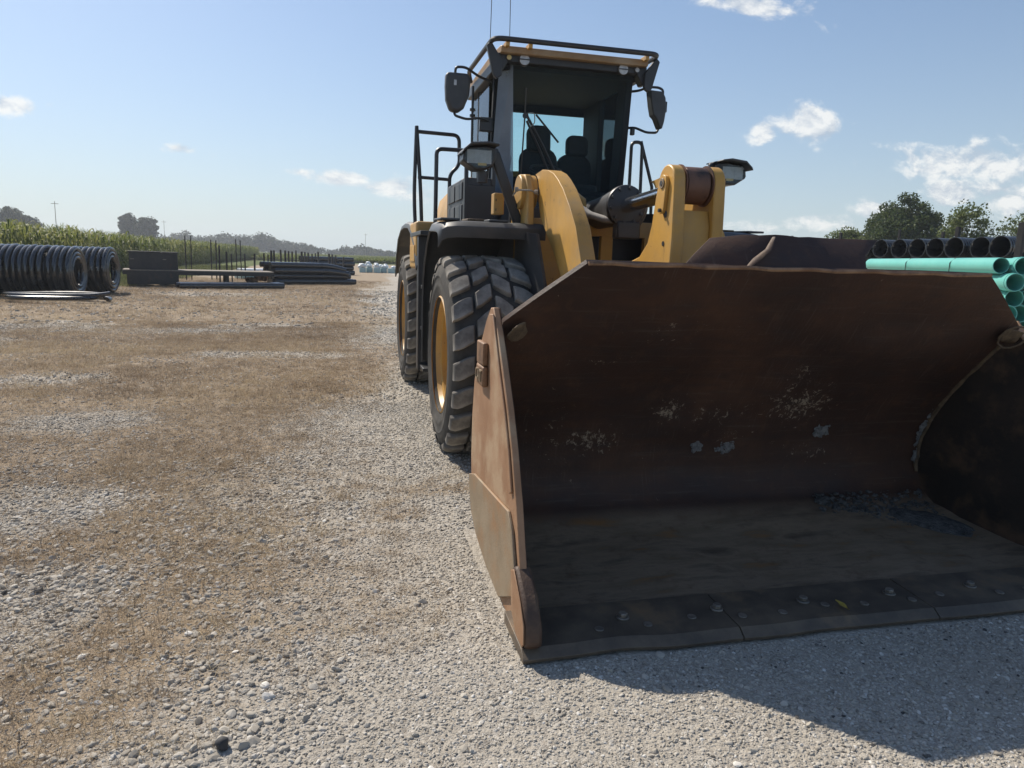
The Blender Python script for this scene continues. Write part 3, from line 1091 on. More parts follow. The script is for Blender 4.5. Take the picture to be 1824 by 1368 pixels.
# inner faces rusty as the shell; shade is put into the right one's colour
ins = [(y + (0.012 if y < 3.5 else -0.012), z) for (y, z) in side]
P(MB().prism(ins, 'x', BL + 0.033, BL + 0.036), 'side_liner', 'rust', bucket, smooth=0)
P(MB().prism(ins, 'x', BR - 0.036, BR - 0.033), 'side_liner', 'rust_shaded', bucket, smooth=0)
# bolted wear plates low on each side
wearp = [(4.045, 0.40), (3.89, 0.445), (3.06, 0.52), (2.98, 0.46), (2.90, 0.30), (2.86, 0.20), (3.20, 0.035), (3.5, 0.06), (3.80, 0.125), (3.95, 0.20), (4.03, 0.33)]
for xa, xb in ((BL - 0.016, BL - 0.001), (BR + 0.001, BR + 0.016)):
    P(MB().prism(wearp, 'x', xa, xb), 'wear_plate', 'wear', bucket, bevel=0.004)
# upright rib welded along the front of each side plate
rib = [(3.60, 1.37), (3.52, 1.375), (3.36, 1.15), (3.21, 0.96), (3.10, 0.79), (3.02, 0.62), (3.06, 0.60), (3.16, 0.78), (3.30, 0.98), (3.46, 1.19)]
for xa, xb in ((BL - 0.012, BL - 0.001), (BR + 0.001, BR + 0.012)):
    P(MB().prism(rib, 'x', xa, xb), 'edge_strip', 'rust_side', bucket, bevel=0.004)
# corner guards: thick cast wedges wrapping the lower front corners
for s in (-1, 1):
    x_o = BL if s < 0 else BR
    f_ = (lambda q: x_o + s * q)
    mb = MB()
    gp = [(2.93, 0.31), (2.88, 0.335), (2.74, 0.25), (2.665, 0.15), (2.655, 0.075), (2.68, 0.05), (2.80, 0.05), (2.90, 0.12)]
    mb.prism(gp, 'x', f_(0.020), f_(-0.055))
    P(mb, 'corner_guard', 'guard', bucket, bevel=0.020, seg=3)  # dark material carries the shade of the front and inner faces
    P(MB().prism([(y + (0.012 if y < 2.8 else -0.008), z + (0.008 if z < 0.2 else -0.012)) for y, z in gp], 'x', f_(0.021), f_(0.027)), 'guard_lit_side', 'rust_side', bucket, bevel=0.003)  # tan sheet added, its colour standing in for sunlight on the outer side
# cutting edge in three bolted lengths, a little uneven
for a_, b_ in ((BL - 0.03, 1.745), (1.751, 2.79), (2.796, BR + 0.03)):
    mb = MB()
    NS = 16
    rows = []
    for j in range(NS + 1):
        x = a_ + (b_ - a_) * j / NS
        w = (float(vnoise(x, 0.3, 0.25, 2.0)) - 0.5) * 0.035
        rows.append([(x, 2.66 + w, 0.004), (x, 2.655 + w, 0.022), (x, 2.70 + w, 0.052), (x, 3.00, 0.066), (x, 3.00, 0.012), (x, 2.66 + w, 0.004)])
    mb.grid(rows)
    for j in (0, NS):
        mb.add(rows[j][:5], [(0, 1, 2, 3, 4)])
    P(mb, 'cutting_edge', 'edge', bucket, smooth=30, bevel=0.003)
# flush plough bolts and domed bolt heads
for x in (1.11, 1.34, 1.57, 1.81, 2.02, 2.27, 2.47, 2.74, 2.93, 3.26, 3.44):
    P(MB().cyl((x, 2.79 + 0.02 * math.sin(x * 9), 0.056), 0.021, 0.0, 0.006, (0, -0.05, 1), 12, 0.002), 'bolt', 'bolt', bucket)
for x in (1.25, 1.72, 2.18, 2.67, 3.16):
    P(MB().cyl((x, 2.855, 0.058), 0.030, 0.0, 0.010, (0, -0.05, 1), 16, 0.003).cyl((x, 2.855, 0.066), 0.021, 0, 0.02, (0, -0.05, 1), 6, 0.004), 'bolt', 'bolt', bucket)
# raised spill guard above the lip, its left wing bent forward
mb = MB()
base = [(1.62, 3.262, 1.625), (1.95, 3.255, 1.625), (2.30, 3.262, 1.628), (2.655, 3.262, 1.628)]
top = [(1.83, 3.40, 1.775), (2.17, 3.36, 1.805), (2.47, 3.42, 1.800), (2.83, 3.42, 1.80)]
r0, r1 = [], []
for s in range(3):
    for t in (0, 0.25, 0.5, 0.75):
        l = lambda q: tuple(q[s][i] * (1 - t) + q[s + 1][i] * t for i in range(3))
        b_, t_ = l(base), l(top)
        wv = (float(vnoise(b_[0], 0, 0.12, 4.0)) - 0.5) * 0.022
        r0.append(b_)
        r1.append((t_[0], t_[1] + wv, t_[2] + wv))
r0.append(base[-1])
r1.append(top[-1])
rm_ = [tuple((a + b) / 2 + (0.008 if i == 1 else 0.0) for i, (a, b) in enumerate(zip(p, q))) for p, q in zip(r0, r1)]
rm_[-1] = (rm_[-1][0] - 0.035, rm_[-1][1], rm_[-1][2])
mb.grid([r0, rm_, r1])
P(mb, 'spill_guard', 'rust', bucket, solid=0.026, bevel=0.003)
cr = [(1.955, 3.240, 1.635), (2.02, 3.265, 1.68), (2.10, 3.295, 1.73), (2.155, 3.335, 1.795)]
P(MB().tube(cr, [0.012, 0.026, 0.022, 0.012], 8, flat=0.4), 'weld_bead', 'guard', bucket)
mb = MB()
mb.tube([(1.14 + 0.12 * i, 3.238, 1.638 + 0.004 * math.sin(i * 2.1)) for i in range(20)], 0.011, 6)
P(mb, 'lip_bar', 'rust_edge', bucket)
# welded corner patches at the upper corners and weld seams down the inside
for s in (-1, 1):
    fx = (lambda q: q if s < 0 else mx(q))
    xi = BL + 0.045 if s < 0 else BR - 0.045
    mb = MB()
    cpt = []
    for i in range(11):
        a = 2 * math.pi * i / 10
        cpt.append(Vector((xi + (-s) * (0.055 + 0.050 * math.cos(a)), 3.435 + 0.03 * math.cos(a) - 0.035 * math.sin(a), 1.285 + 0.075 * math.sin(a) * 0.9)))
    if s > 0:
        mb.tube(cpt[:-1], 0.006, 6, closed=True)
        P(mb, 'weld_bead', 'weld', bucket)
    P(blob((xi - s * 0.055, 3.45, 1.29), (0.055, 0.050), (-s * 0.35, -0.75, -0.6), 40 + s, 0.18), 'corner_patch', 'weld', bucket, smooth=60)
    seam = []
    for i, (y, z) in enumerate(pf):
        if 0.30 < z < 1.27 and y > 3.4:
            seam.append((xi - s * 0.004, y - 0.012 + 0.004 * math.sin(i * 2.3), z))
    P(MB().tube(seam, [0.010 + 0.004 * abs(math.sin(i * 1.7)) for i in range(len(seam))], 6), 'weld_bead', 'weld', bucket)


for (x, y, z, r, sd) in ((2.37, 3.995, 0.53, (0.055, 0.085), 1), (2.17, 4.0, 0.535, (0.042, 0.045), 2), (3.02, 3.99, 0.61, (0.055, 0.075), 3), (3.79, 3.975, 0.60, (0.17, 0.035), 4), (3.80, 3.99, 0.42, (0.06, 0.03), 5)):
    rc_ = np.random.default_rng(600 + sd)
    mbc = MB()
    bq, fq = ico(1)
    for q_i in range(90):
        ra, an = math.sqrt(rc_.random()), rc_.uniform(0, 6.283)
        lim = 0.75 + 0.35 * math.sin(an * 2 + sd) * math.cos(an * 3 + sd * 2)
        dx_, dz_ = ra * lim * math.cos(an) * r[1], ra * lim * math.sin(an) * r[0]
        sq = (0.004 + 0.010 * rc_.random() ** 2) * (1.25 - 0.6 * ra)
        jit_ = 1 + 0.25 * rc_.normal(size=(len(bq), 1))
        ys = float(np.interp(z + dz_, [0.22, 0.36, 0.55, 0.75, 0.95], [3.95, 4.0, 3.985, 3.905, 3.78])) - 0.008
        mbc.add([(x + dx_ + w_[0] * sq * 1.4, ys + w_[1] * sq * 0.6, z + dz_ + w_[2] * sq * 1.3) for w_ in bq * jit_], fq)
    P(mbc, 'dried_crust', 'crust', bucket, smooth=0)["kind"] = "stuff"
# maker's lettering cast on a block on the outer side plate
P(MB().box(BL - 0.030, BL - 0.001, 3.64, 3.815, 1.095, 1.215), 'lug', 'rust_edge', bucket, bevel=0.008)
lb = P(MB().box(BL - 0.032, BL - 0.001, 3.632, 3.81, 0.985, 1.092), 'name_block', 'rust_edge', bucket, bevel=0.01)


def letters(body, size, mat_, parent, origin, xdir, ydir, depth, name='lettering', squeeze=1.0):
    cu = bpy.data.curves.new(name, 'FONT')
    cu.body = body
    cu.size = size
    cu.align_x, cu.align_y = 'CENTER', 'CENTER'
    cu.extrude = depth
    to = bpy.data.objects.new('tmp_text', cu)
    COL.objects.link(to)
    bpy.context.view_layer.update()
    me = bpy.data.meshes.new_from_object(to.evaluated_get(bpy.context.evaluated_depsgraph_get()))
    bpy.data.objects.remove(to)
    xd, yd = Vector(xdir), Vector(ydir)
    zd = xd.cross(yd)
    mb = MB()
    mb.add([Vector(origin) + xd * v.co.x * squeeze + yd * v.co.y + zd * v.co.z for v in me.vertices], [tuple(p.vertices) for p in me.polygons])
    return P(mb, name, mat_, parent, smooth=0)


letters('CAT', 0.092, 'wear', bucket, (BL - 0.034, 3.72, 1.038), (0, -1, 0), (0, 0, 1), 0.006, squeeze=0.85)

# spoil lying in the back right of the bucket: small stones and dirt
mb = MB()
r_ = np.random.default_rng(5)
bv1, bf1 = ico(1)
for i in range(700):
    t = r_.random()
    x = 2.98 + 0.84 * r_.random()
    y = 3.93 - 0.62 * (x - 3.0) * r_.random() - 0.06 * r_.random() if i % 3 else 3.78 + 0.14 * r_.random()
    zf = float(np.interp(y, [2.74, 3.3, 3.66, 3.84, 3.95, 4.0], [0.035, 0.055, 0.085, 0.13, 0.22, 0.34]))
    s = 0.004 + 0.016 * r_.random() ** 3
    v = bv1 * (1 + 0.2 * r_.normal(size=(len(bv1), 1))) * s * np.array([1, 1, 0.7])
    mb.add([(x + q[0], y + q[1], zf + 0.010 + q[2]) for q in v], bf1)
so = mb.build('bucket_spoil', MT['spoil'], None, org=(3.3, 3.8, 0.1), smooth=0)
so['kind'] = 'stuff'
tag(so, 'dark stones and dirt left in the back of the bucket', 'spoil')
dirt = blob((3.62, 3.66, 0.095), (0.13, 0.28), (0, -0.12, 1), 12, 0.22)
do = dirt.build('dirt_heap', MT['spoil'], None, org=(3.5, 3.8, 0.1), smooth=60)
tag(do, 'low heap of dark dirt in the back right of the bucket', 'dirt')

# --- wheels -----------------------------------------------------------------
RT, WH = 0.842, 0.335                     # tyre radius and half width


def tread_meshes(out):
    """block shapes: (x0, x1, skew) columns of the chevron; out = +1 / -1 side of the outer face"""
    cols = []
    N_ = 22
    pitch = 2 * math.pi / N_
    spec = [(-0.33, -0.165, 0.6, 0.0), (-0.142, -0.008, 0.85, 0.5), (0.014, 0.148, 0.85, 0.0), (0.170, 0.33, 0.6, 0.5)]
    for (xa, xb, skew, ph) in spec:
        mb = MB()
        g = pitch * 0.335
        sk = pitch * skew * (1 if xa < 0 and xb <= 0.001 else -1) * 0.55
        shoulder = abs(xa) > 0.3 or abs(xb) > 0.3
        nxs, nts = 4, 4
        layers = []
        for (rr, sh) in ((0.785, 1.0), (RT - 0.010, 0.98), (RT, 0.86)):
            L_ = []
            for i in range(nts + 1):
                for j in range(nxs + 1):
                    u = j / nxs
                    x = xa + (xb - xa) * u
                    xm = (xa + xb) / 2
                    x = xm + (x - xm) * sh
                    th = (-g + 2 * g * i / nts) * sh + sk * (u - 0.5)
                    # pinch the corners so that the blocks read as worn rhombs
                    th *= 1.0 - 0.16 * (2 * u - 1) ** 2
                    crown = 0.020 * (abs(x) / WH) ** 2.2 + (0.018 * max(0, (abs(x) - 0.27) / 0.06) ** 2 if abs(x) > 0.27 else 0)
                    r2_ = rr - crown if rr > 0.8 else rr - 0.02
                    L_.append((x * out, r2_ * math.sin(th), r2_ * math.cos(th)))
            layers.append(L_)
        w = nxs + 1
        q = (nts + 1) * w
        mb.add([v for L_ in layers for v in L_], [])
        for i in range(nts):
            for j in range(nxs):
                a = 2 * q + i * w + j
                mb.f.append((a, a + 1, a + w + 1, a + w))
        rim_ = [j for j in range(w)] + [i * w + w - 1 for i in range(1, nts + 1)] + [nts * w + j for j in range(w - 2, -1, -1)] + [i * w for i in range(nts - 1, 0, -1)]
        for l in range(2):
            for a, b in zip(rim_, rim_[1:] + rim_[:1]):
                mb.f.append((l * q + a, l * q + b, (l + 1) * q + b, (l + 1) * q + a))
        cols.append((mb, ph, N_))
    return cols


def make_wheel(xc, yc, out, detailed):
    c = Vector((xc, yc, RT - 0.018))
    # rim: flange, stepped dish, disc and hub, on the outer side
    o = out
    rp = [(0.488, 0.332), (0.498, 0.322), (0.498, 0.296), (0.476, 0.292), (0.460, 0.255), (0.432, 0.245), (0.425, 0.140), (0.395, 0.120), (0.365, 0.050), (0.335, 0.040),
          (0.300, 0.055), (0.245, 0.075), (0.205, 0.080), (0.200, 0.150), (0.185, 0.165), (0.120, 0.168), (0.110, 0.195), (0.0, 0.198)]
    mb = MB().lathe(rp, c, (o, 0, 0), 48)
    mb.lathe([(0.0, -0.20), (0.30, -0.19), (0.44, -0.25), (0.455, -0.30)], c, (o, 0, 0), 32)
    wheel = mb.build('wheel', MT['yellow'], None, org=c, smooth=40)
    wheel.parent = LO
    wheel.location = c - Vector(ORG[LO.name])
    pr = [(0.480, -0.298), (0.52, -0.325), (0.60, -0.342), (0.69, -0.338), (0.755, -0.322), (0.780, -0.300), (0.792, -0.26), (0.796, -0.1), (0.796, 0.1), (0.792, 0.26), (0.780, 0.300),
          (0.755, 0.322), (0.69, 0.338), (0.665, 0.346), (0.65, 0.338), (0.60, 0.342), (0.58, 0.346), (0.565, 0.339), (0.53, 0.332), (0.492, 0.320), (0.475, 0.27), (0.475, -0.27)]
    mb = MB().lathe(pr, c, (o, 0, 0), 64, closed=True)
    tread = tread_meshes(o)
    if not detailed:
        for (bm_, ph, N_) in tread:
            for i in range(N_):
                a = 2 * math.pi * (i + ph) / N_
                rm = Matrix.Rotation(a, 3, 'X')
                mb.add([c + rm @ Vector(v) for v in bm_.v], bm_.f)
    P(mb, 'tyre', 'carcass' if detailed else 'tyre', wheel, smooth=40)
    for i in range(12):
        a = 2 * math.pi * i / 12
        P(MB().cyl(c + Vector((0, 0.265 * math.cos(a), 0.265 * math.sin(a))), 0.017, 0.06, 0.098, (o, 0, 0), 6, 0.003), 'wheel_nut', 'yellow', wheel) if detailed and i % 2 == 0 else None
    if detailed:
        for (bm_, ph, N_) in tread:
            src = None
            for i in range(N_):
                a = 2 * math.pi * (i + ph) / N_
                if src is None:
                    src = bm_.build('tread_block', MT['tyre'], None, org=(0, 0, 0), smooth=35)
                    src.parent = wheel
                    src.rotation_euler = (a, 0, 0)
                else:
                    share('tread_block', src, wheel, (0, 0, 0), (a, 0, 0))
    return wheel


YF, YR = 6.10, 9.68
WX = 1.175
make_wheel(WX, YF, -1, True)
make_wheel(WX, YR, -1, True)
make_wheel(mx(WX), YF, 1, False)
make_wheel(mx(WX), YR, 1, False)

# --- chassis ----------------------------------------------------------------
for y in (YF, YR):
    mb = MB().cyl((C, y, 0.82), 0.17, -0.98, 0.98, (1, 0, 0), 20)
    mb.lathe([(0, -0.34), (0.26, -0.30), (0.33, 0), (0.26, 0.30), (0, 0.34)], (C, y, 0.82), (0, 1, 0), 20)
    P(mb, 'axle', 'yellow')
mb = MB()
fr = [(5.55, 0.62), (6.9, 0.62), (7.35, 0.75), (7.35, 1.25), (6.75, 1.45), (6.50, 1.95), (6.42, 2.24), (6.25, 2.36), (6.05, 2.34), (5.93, 2.20), (5.90, 1.8), (5.60, 1.30)]
for xa, xb in ((1.53, 1.59), (mx(1.59), mx(1.53))):
    P(MB().prism(fr, 'x', xa, xb), 'tower_plate', 'yellow', bevel=0.012)
# cross wall between the towers with two openings
mb = MB()
yw0, yw1 = 6.20, 6.26
for (xa, xb, za, zb) in ((1.50, 3.06, 1.87, 2.00), (1.50, 2.07, 1.0, 1.87), (2.29, 2.40, 1.0, 1.87), (2.70, 3.06, 1.0, 1.87), (2.07, 2.29, 1.0, 1.66), (2.40, 2.70, 1.0, 1.66)):
    mb.box(xa, xb, yw0, yw1, za, zb)
P(mb, 'cross_wall', 'yellow', bevel=0.006)
P(MB().box(1.52, 3.04, 6.5, 6.54, 1.0, 2.1), 'rear_wall', 'blackp')
P(MB().box(1.90, 2.66, 6.9, 8.2, 0.65, 1.35), 'hitch', 'yellow', bevel=0.02)
P(MB().prism([(7.6, 0.6), (11.2, 0.6), (11.3, 1.2), (7.7, 1.2)], 'x', 1.55, 3.01), 'rear_frame', 'yellow', bevel=0.02)
# tower bracket, pin boss and grease line beside the arm
P(MB().prism(arc(6.12, 2.18, 0.115, 0, 360, 20)[:-1], 'x', 1.500, 1.529), 'pin_cap', 'yellow', bevel=0.006)
P(MB().prism(arc(mx(0) * 0 + 6.12, 2.18, 0.115, 0, 360, 20)[:-1], 'x', mx(1.529), mx(1.500)), 'pin_cap', 'yellow', bevel=0.006)
P(MB().cyl((1.55, 6.12, 2.20), 0.14, -0.055, 0.085, (1, 0, 0), 28, 0.006), 'pivot_boss', 'yellow')
P(MB().cyl((mx(1.55), 6.12, 2.20), 0.14, -0.21, 0.055, (1, 0, 0), 28, 0.006), 'pivot_boss', 'yellow')
P(MB().tube(fillet([(1.425, 6.0, 2.16), (1.44, 5.93, 2.20), (1.56, 5.90, 2.20), (1.62, 5.93, 2.17)], 0.03), 0.007, 6).cyl((1.44, 5.94, 2.205), 0.018, -0.012, 0.012, (1, 0, 0), 8)
  .cyl((1.60, 5.92, 2.19), 0.018, -0.012, 0.012, (1, 0, 0), 8), 'grease_line', 'rubber')
P(MB().box(1.33, 1.42, 6.30, 6.42, 2.02, 2.20), 'valve_block', 'yellow', bevel=0.008)
P(MB().box(1.345, 1.352, 6.296, 6.30, 2.05, 2.07).box(1.345, 1.352, 6.296, 6.30, 2.13, 2.15), 'block_bolt', 'blackp')

# --- lift arms ---------------------------------------------------------------
arm = arc(6.12, 2.19, 0.155, 200, 90, 8) + [(5.88, 2.365), (5.72, 2.345), (5.56, 2.305), (5.44, 2.25), (5.30, 2.17), (5.12, 2.03), (4.96, 1.88), (4.82, 1.66), (4.66, 1.35), (4.45, 0.95), (4.30, 0.70),
                                            (4.18, 0.58), (4.13, 0.45), (4.18, 0.34), (4.32, 0.31), (4.50, 0.42), (4.75, 0.80), (5.02, 1.25), (5.25, 1.52), (5.46, 1.69), (5.70, 1.86), (5.88, 1.98)]
for xa, xb in ((1.635, 1.745), (2.68, 2.79)):
    P(MB().prism(arm, 'x', xa, xb), 'lift_arm', 'yellow', bevel=0.022, seg=3)
P(MB().cyl((C, 4.95, 1.32), 0.16, -0.53, 0.53, (1, 0, 0), 24), 'cross_tube', 'yellow')
for s in (-1, 1):
    xc = C + s * 0.60
    P(MB().cyl((xc, 5.15, 1.05), 0.075, 0, 1.0, Vector((0, 1, -0.15)), 20), 'lift_cylinder', 'blackp')
# --- bell crank ---------------------------------------------------------------
bc = arc(4.475, 2.15, 0.125, 165, 10, 10) + [(4.63, 2.06), (4.665, 1.90), (4.72, 1.78), (4.84, 1.69), (5.05, 1.645), (5.24, 1.61), (5.22, 1.47), (4.98, 1.36), (4.80, 1.14), (4.66, 0.78), (4.52, 0.56), (4.40, 0.50), (4.33, 0.58), (4.36, 1.10), (4.355, 1.50), (4.335, 1.80), (4.345, 2.05)]
bell = P(MB().prism(bc, 'x', 2.075, 2.155), 'bell_crank', 'yellow', bevel=0.010)
P(MB().prism(bc, 'x', 2.352, 2.432), 'crank_plate', 'yellow', bell, bevel=0.010)
P(MB().prism([(4.375, 1.0), (4.42, 1.0), (4.42, 1.88), (4.44, 1.985), (4.41, 1.99), (4.375, 1.885)], 'x', 2.156, 2.351), 'web_plate', 'yellow', bell, bevel=0.004)
P(MB().prism([(4.56, 1.0), (4.60, 1.0), (4.58, 1.95), (4.54, 1.95)], 'x', 2.156, 2.351), 'web_plate', 'yellow', bell)
P(MB().cyl((2.2535, 4.475, 2.15), 0.118, -0.085, 0.085, (1, 0, 0), 32, 0.012).cyl((2.2535, 4.475, 2.15), 0.130, -0.096, -0.089, (1, 0, 0), 32).cyl((2.2535, 4.475, 2.15), 0.130, 0.089, 0.096, (1, 0, 0), 32), 'rod_eye', 'boss', bell, smooth=40)
st = arc(4.478, 2.155, 0.055, 0, 180, 8) + [(4.440, 2.0), (4.455, 1.965), (4.50, 1.965), (4.515, 2.0)]
P(MB().prism(st, 'x', 2.050, 2.074), 'pin_strap', 'yellow', bell, bevel=0.004)
P(MB().cyl((2.050, 4.478, 2.155), 0.034, -0.008, 0.0, (1, 0, 0), 20, 0.002), 'pin_end', 'wear', bell)
P(MB().cyl((2.042, 4.478, 2.155), 0.017, -0.003, 0.0, (1, 0, 0), 14), 'pin_hole', 'blackp', bell)
P(MB().cyl((2.050, 4.475, 1.985), 0.013, -0.018, 0.0, (1, 0, 0), 6), 'strap_bolt', 'blackp', bell)
P(blob((2.073, 4.455, 1.965), (0.028, 0.020), (-1, 0, 0), 33, 0.3), 'grease', 'blackp', bell)
P(MB().cyl((2.074, 4.46, 1.775), 0.016, -0.003, 0.0, (1, 0, 0), 14), 'lube_hole', 'blackp', bell)
st2 = [(x, z) for x, z in st]
P(MB().prism(st, 'x', 2.433, 2.457), 'pin_strap', 'yellow', bell, bevel=0.004)
# --- tilt cylinder --------------------------------------------------------------
td = Vector((0, 2.1, -0.11)).normalized()
tc0 = Vector((2.262, 4.475, 2.15))
tilt = P(MB().lathe([(0, 1.10), (0.105, 1.10), (0.160, 1.11), (0.165, 1.12), (0.165, 1.165), (0.158, 1.18), (0.150, 1.19), (0.150, 1.36), (0.140, 1.38), (0.1385, 1.50), (0.132, 1.52), (0.130, 1.9), (0.0, 1.95)], tc0, td, 36), 'tilt_cylinder', 'blackp', smooth=35)
P(MB().cyl(tc0, 0.058, 0.08, 1.12, td, 24), 'rod', 'chrome', tilt)
for i in range(10):
    a = 2 * math.pi * i / 10
    u = td.orthogonal().normalized()
    w = td.cross(u)
    cc = tc0 + td * 1.085 + (u * math.cos(a) + w * math.sin(a)) * 0.137
    P(MB().cyl(cc, 0.014, 0, 0.03, td, 6), 'head_bolt', 'blackp', tilt)
P(MB().obox(tc0 + td * 1.14 + Vector((0.02, 0, -0.19)), (0.20, 0.12, 0.14), (0, 0, 0)), 'port_block', 'blackp', tilt, bevel=0.015)
P(MB().tube([(1.93, 6.13, 2.13), (1.93, 6.08, 2.175), (1.95, 6.03, 2.16), (1.98, 5.98, 2.10), (2.05, 5.85, 2.025), (2.13, 5.72, 1.985), (2.20, 5.64, 1.975)], 0.030, 12), 'hydraulic_hose', 'rubber')
P(MB().cyl((2.195, 5.645, 1.975), 0.034, 0, 0.06, (0.6, -0.65, -0.02), 12), 'hose_fitting', 'fit')
P(MB().tube([(1.94, 6.16, 2.13), (2.02, 6.16, 2.20), (2.07, 6.16, 2.16), (2.09, 6.16, 2.02), (2.09, 6.18, 1.9)], 0.045, 10), 'supply_pipe', 'yellow')

for (hx, hr) in ((1.84, 0.018), (2.50, 0.020), (2.58, 0.018)):
    P(MB().tube(fillet([(hx, 6.19, 1.93), (hx + 0.01, 6.05, 1.99), (hx + 0.02, 5.95, 2.12), (hx, 6.05, 2.24), (hx - 0.01, 6.45, 2.27)], 0.1), hr, 8), 'hydraulic_hose', 'rubber')
# --- front fenders ----------------------------------------------------------------
fend = [(5.84, 1.80), (5.83, 1.885), (5.87, 1.915), (6.0, 1.93), (6.55, 1.945), (6.78, 1.86), (6.98, 1.68), (7.10, 1.42), (7.14, 1.10), (7.15, 0.62)]
for s in (0, 1):
    xa, xb = (0.83, 1.41) if s == 0 else (mx(1.41), mx(0.83))
    xi = 1.40 if s == 0 else mx(1.40)
    rows = []
    NX_ = 8
    xs = [0.81, 0.835, 0.87, 0.95, 1.05, 1.15, 1.30, 1.55, 1.67]
    for j, x in enumerate(xs):
        drop = [0.085, 0.028, 0.008, 0, 0, 0, 0, 0, 0][j]
        yo = [0.12, 0.075, 0.045, 0.015, 0, 0, 0, 0, 0][j]
        X_ = x if s == 0 else mx(x)
        row = []
        for i, (y, z) in enumerate(fend):
            up = i < 5
            yb = y + (yo if i < 4 else 0) - (drop * 0.8 if i >= 5 else 0)
            zb = z - (drop if i < 7 else 0)
            if 7 <= i and x > 1.3:
                X2 = X_
            row.append((X_, yb, zb))
        rows.append(row)
    fd = P(MB().grid(rows), 'front_fender', 'black', solid=0.02, smooth=40, bevel=0.004)
    P(MB().prism([(5.10, 0.80), (5.15, 1.35), (5.50, 1.84), (6.55, 1.90), (6.90, 1.66), (7.08, 1.35), (7.12, 0.62), (6.6, 0.62)], 'x', (1.50 if s == 0 else mx(1.522)), (1.522 if s == 0 else mx(1.50))), 'inner_skirt', 'blackp', fd)
    for xx in (0.90, 1.30):
        X_ = xx if s == 0 else mx(xx)
        P(MB().obox((X_, 6.15, 1.952), (0.16, 0.40, 0.018), (0.02, 0, 0)), 'tread_strip', 'greyp', fd, bevel=0.006)
    P(MB().obox(((1.13 if s == 0 else mx(1.13)), 6.2, 1.955), (0.14, 0.30, 0.02), (0.02, 0, 0)), 'step_pad', 'weld', fd, bevel=0.006)

# --- headlights on raked arms --------------------------------------------------------
for s in (0, 1):
    fx = (lambda q: q) if s == 0 else mx
    body = [(1.005, 2.415), (1.012, 2.485), (1.055, 2.528), (1.20, 2.545), (1.275, 2.53), (1.285, 2.46), (1.255, 2.385), (1.19, 2.352), (1.105, 2.352)]
    hl = P(MB().prism([(fx(x), z) for x, z in body], 'y', 6.02, 6.22), 'headlight', 'blackp', bevel=0.012)
    ln = [(1.02, 2.425), (1.028, 2.478), (1.065, 2.512), (1.19, 2.522), (1.245, 2.50), (1.252, 2.455), (1.225, 2.395), (1.18, 2.368), (1.112, 2.368)]
    P(MB().prism([(fx(x), z) for x, z in ln], 'y', 6.000, 6.019), 'lens', 'lens', hl)
    P(MB().lathe([(0.052, -0.001), (0.045, 0.008), (0.025, 0.012), (0, 0.012)], (fx(1.17), 6.0185, 2.43), (0, 1, 0), 20), 'reflector', 'lamp', hl)
    P(MB().box(min(fx(1.04), fx(1.24)), max(fx(1.04), fx(1.24)), 6.0192, 6.0197, 2.40, 2.505), 'reflector_panel', 'lampdark', hl)
    P(MB().box(min(fx(1.13), fx(1.20)), max(fx(1.13), fx(1.20)), 6.0170, 6.0184, 2.385, 2.405), 'bulb', 'amber', hl)
    hood = [(0.99, 2.475), (1.0, 2.50), (1.06, 2.552), (1.20, 2.566), (1.285, 2.552), (1.29, 2.54), (1.20, 2.550), (1.062, 2.535), (1.01, 2.487)]
    P(MB().prism([(fx(x), z) for x, z in hood], 'y', 5.93, 6.24), 'hood', 'black', hl, bevel=0.004)
    P(MB().cyl((fx(1.19), 6.13, 2.352), 0.045, -0.09, 0.0, (0, 0, 1), 16), 'horn', 'blackp', hl)
    stk = [(fx(1.23), 6.13, 2.49), (fx(1.30), 6.13, 2.47), (fx(1.56), 6.16, 1.83)]
    mb = MB()
    a, b = Vector(stk[1]), Vector(stk[2])
    dv = (b - a).normalized()
    sd = Vector((0, 1, 0)).cross(dv)
    rm = Matrix((sd, Vector((0, 1, 0)), dv)).transposed()
    mb.obox((a + b) / 2, (0.085, 0.05, (b - a).length + 0.08), rm)
    mb.obox((fx(1.27), 6.13, 2.50), (0.10, 0.05, 0.08), (0, 0, 0))
    P(mb, 'arm', 'blackp', hl, bevel=0.015)

# --- cab ------------------------------------------------------------------------------
cab = P(MB().prism([(7.55, 1.55), (8.85, 1.55), (8.85, 2.46), (8.0, 2.30), (7.60, 2.24), (7.54, 2.16)], 'x', 1.56, 3.00), 'cab', 'greyp', bevel=0.02)
P(MB().box(1.64, 2.92, 7.46, 7.535, 1.62, 2.20), 'front_panel', 'blackp', cab, bevel=0.02)


def bar(p, q, w, d_, name='pillar', mat='cabdark', parent=None, bevel=0.012):
    p, q = Vector(p), Vector(q)
    dv = (q - p).normalized()
    fw = Vector((0, 1, 0))
    sd = fw.cross(dv).normalized()
    fw = dv.cross(sd)
    rm = Matrix((sd, fw, dv)).transposed()
    mb = MB().obox((p + q) / 2, (w, d_, (q - p).length), rm)
    return P(mb, name, mat, parent or cab, bevel=bevel)


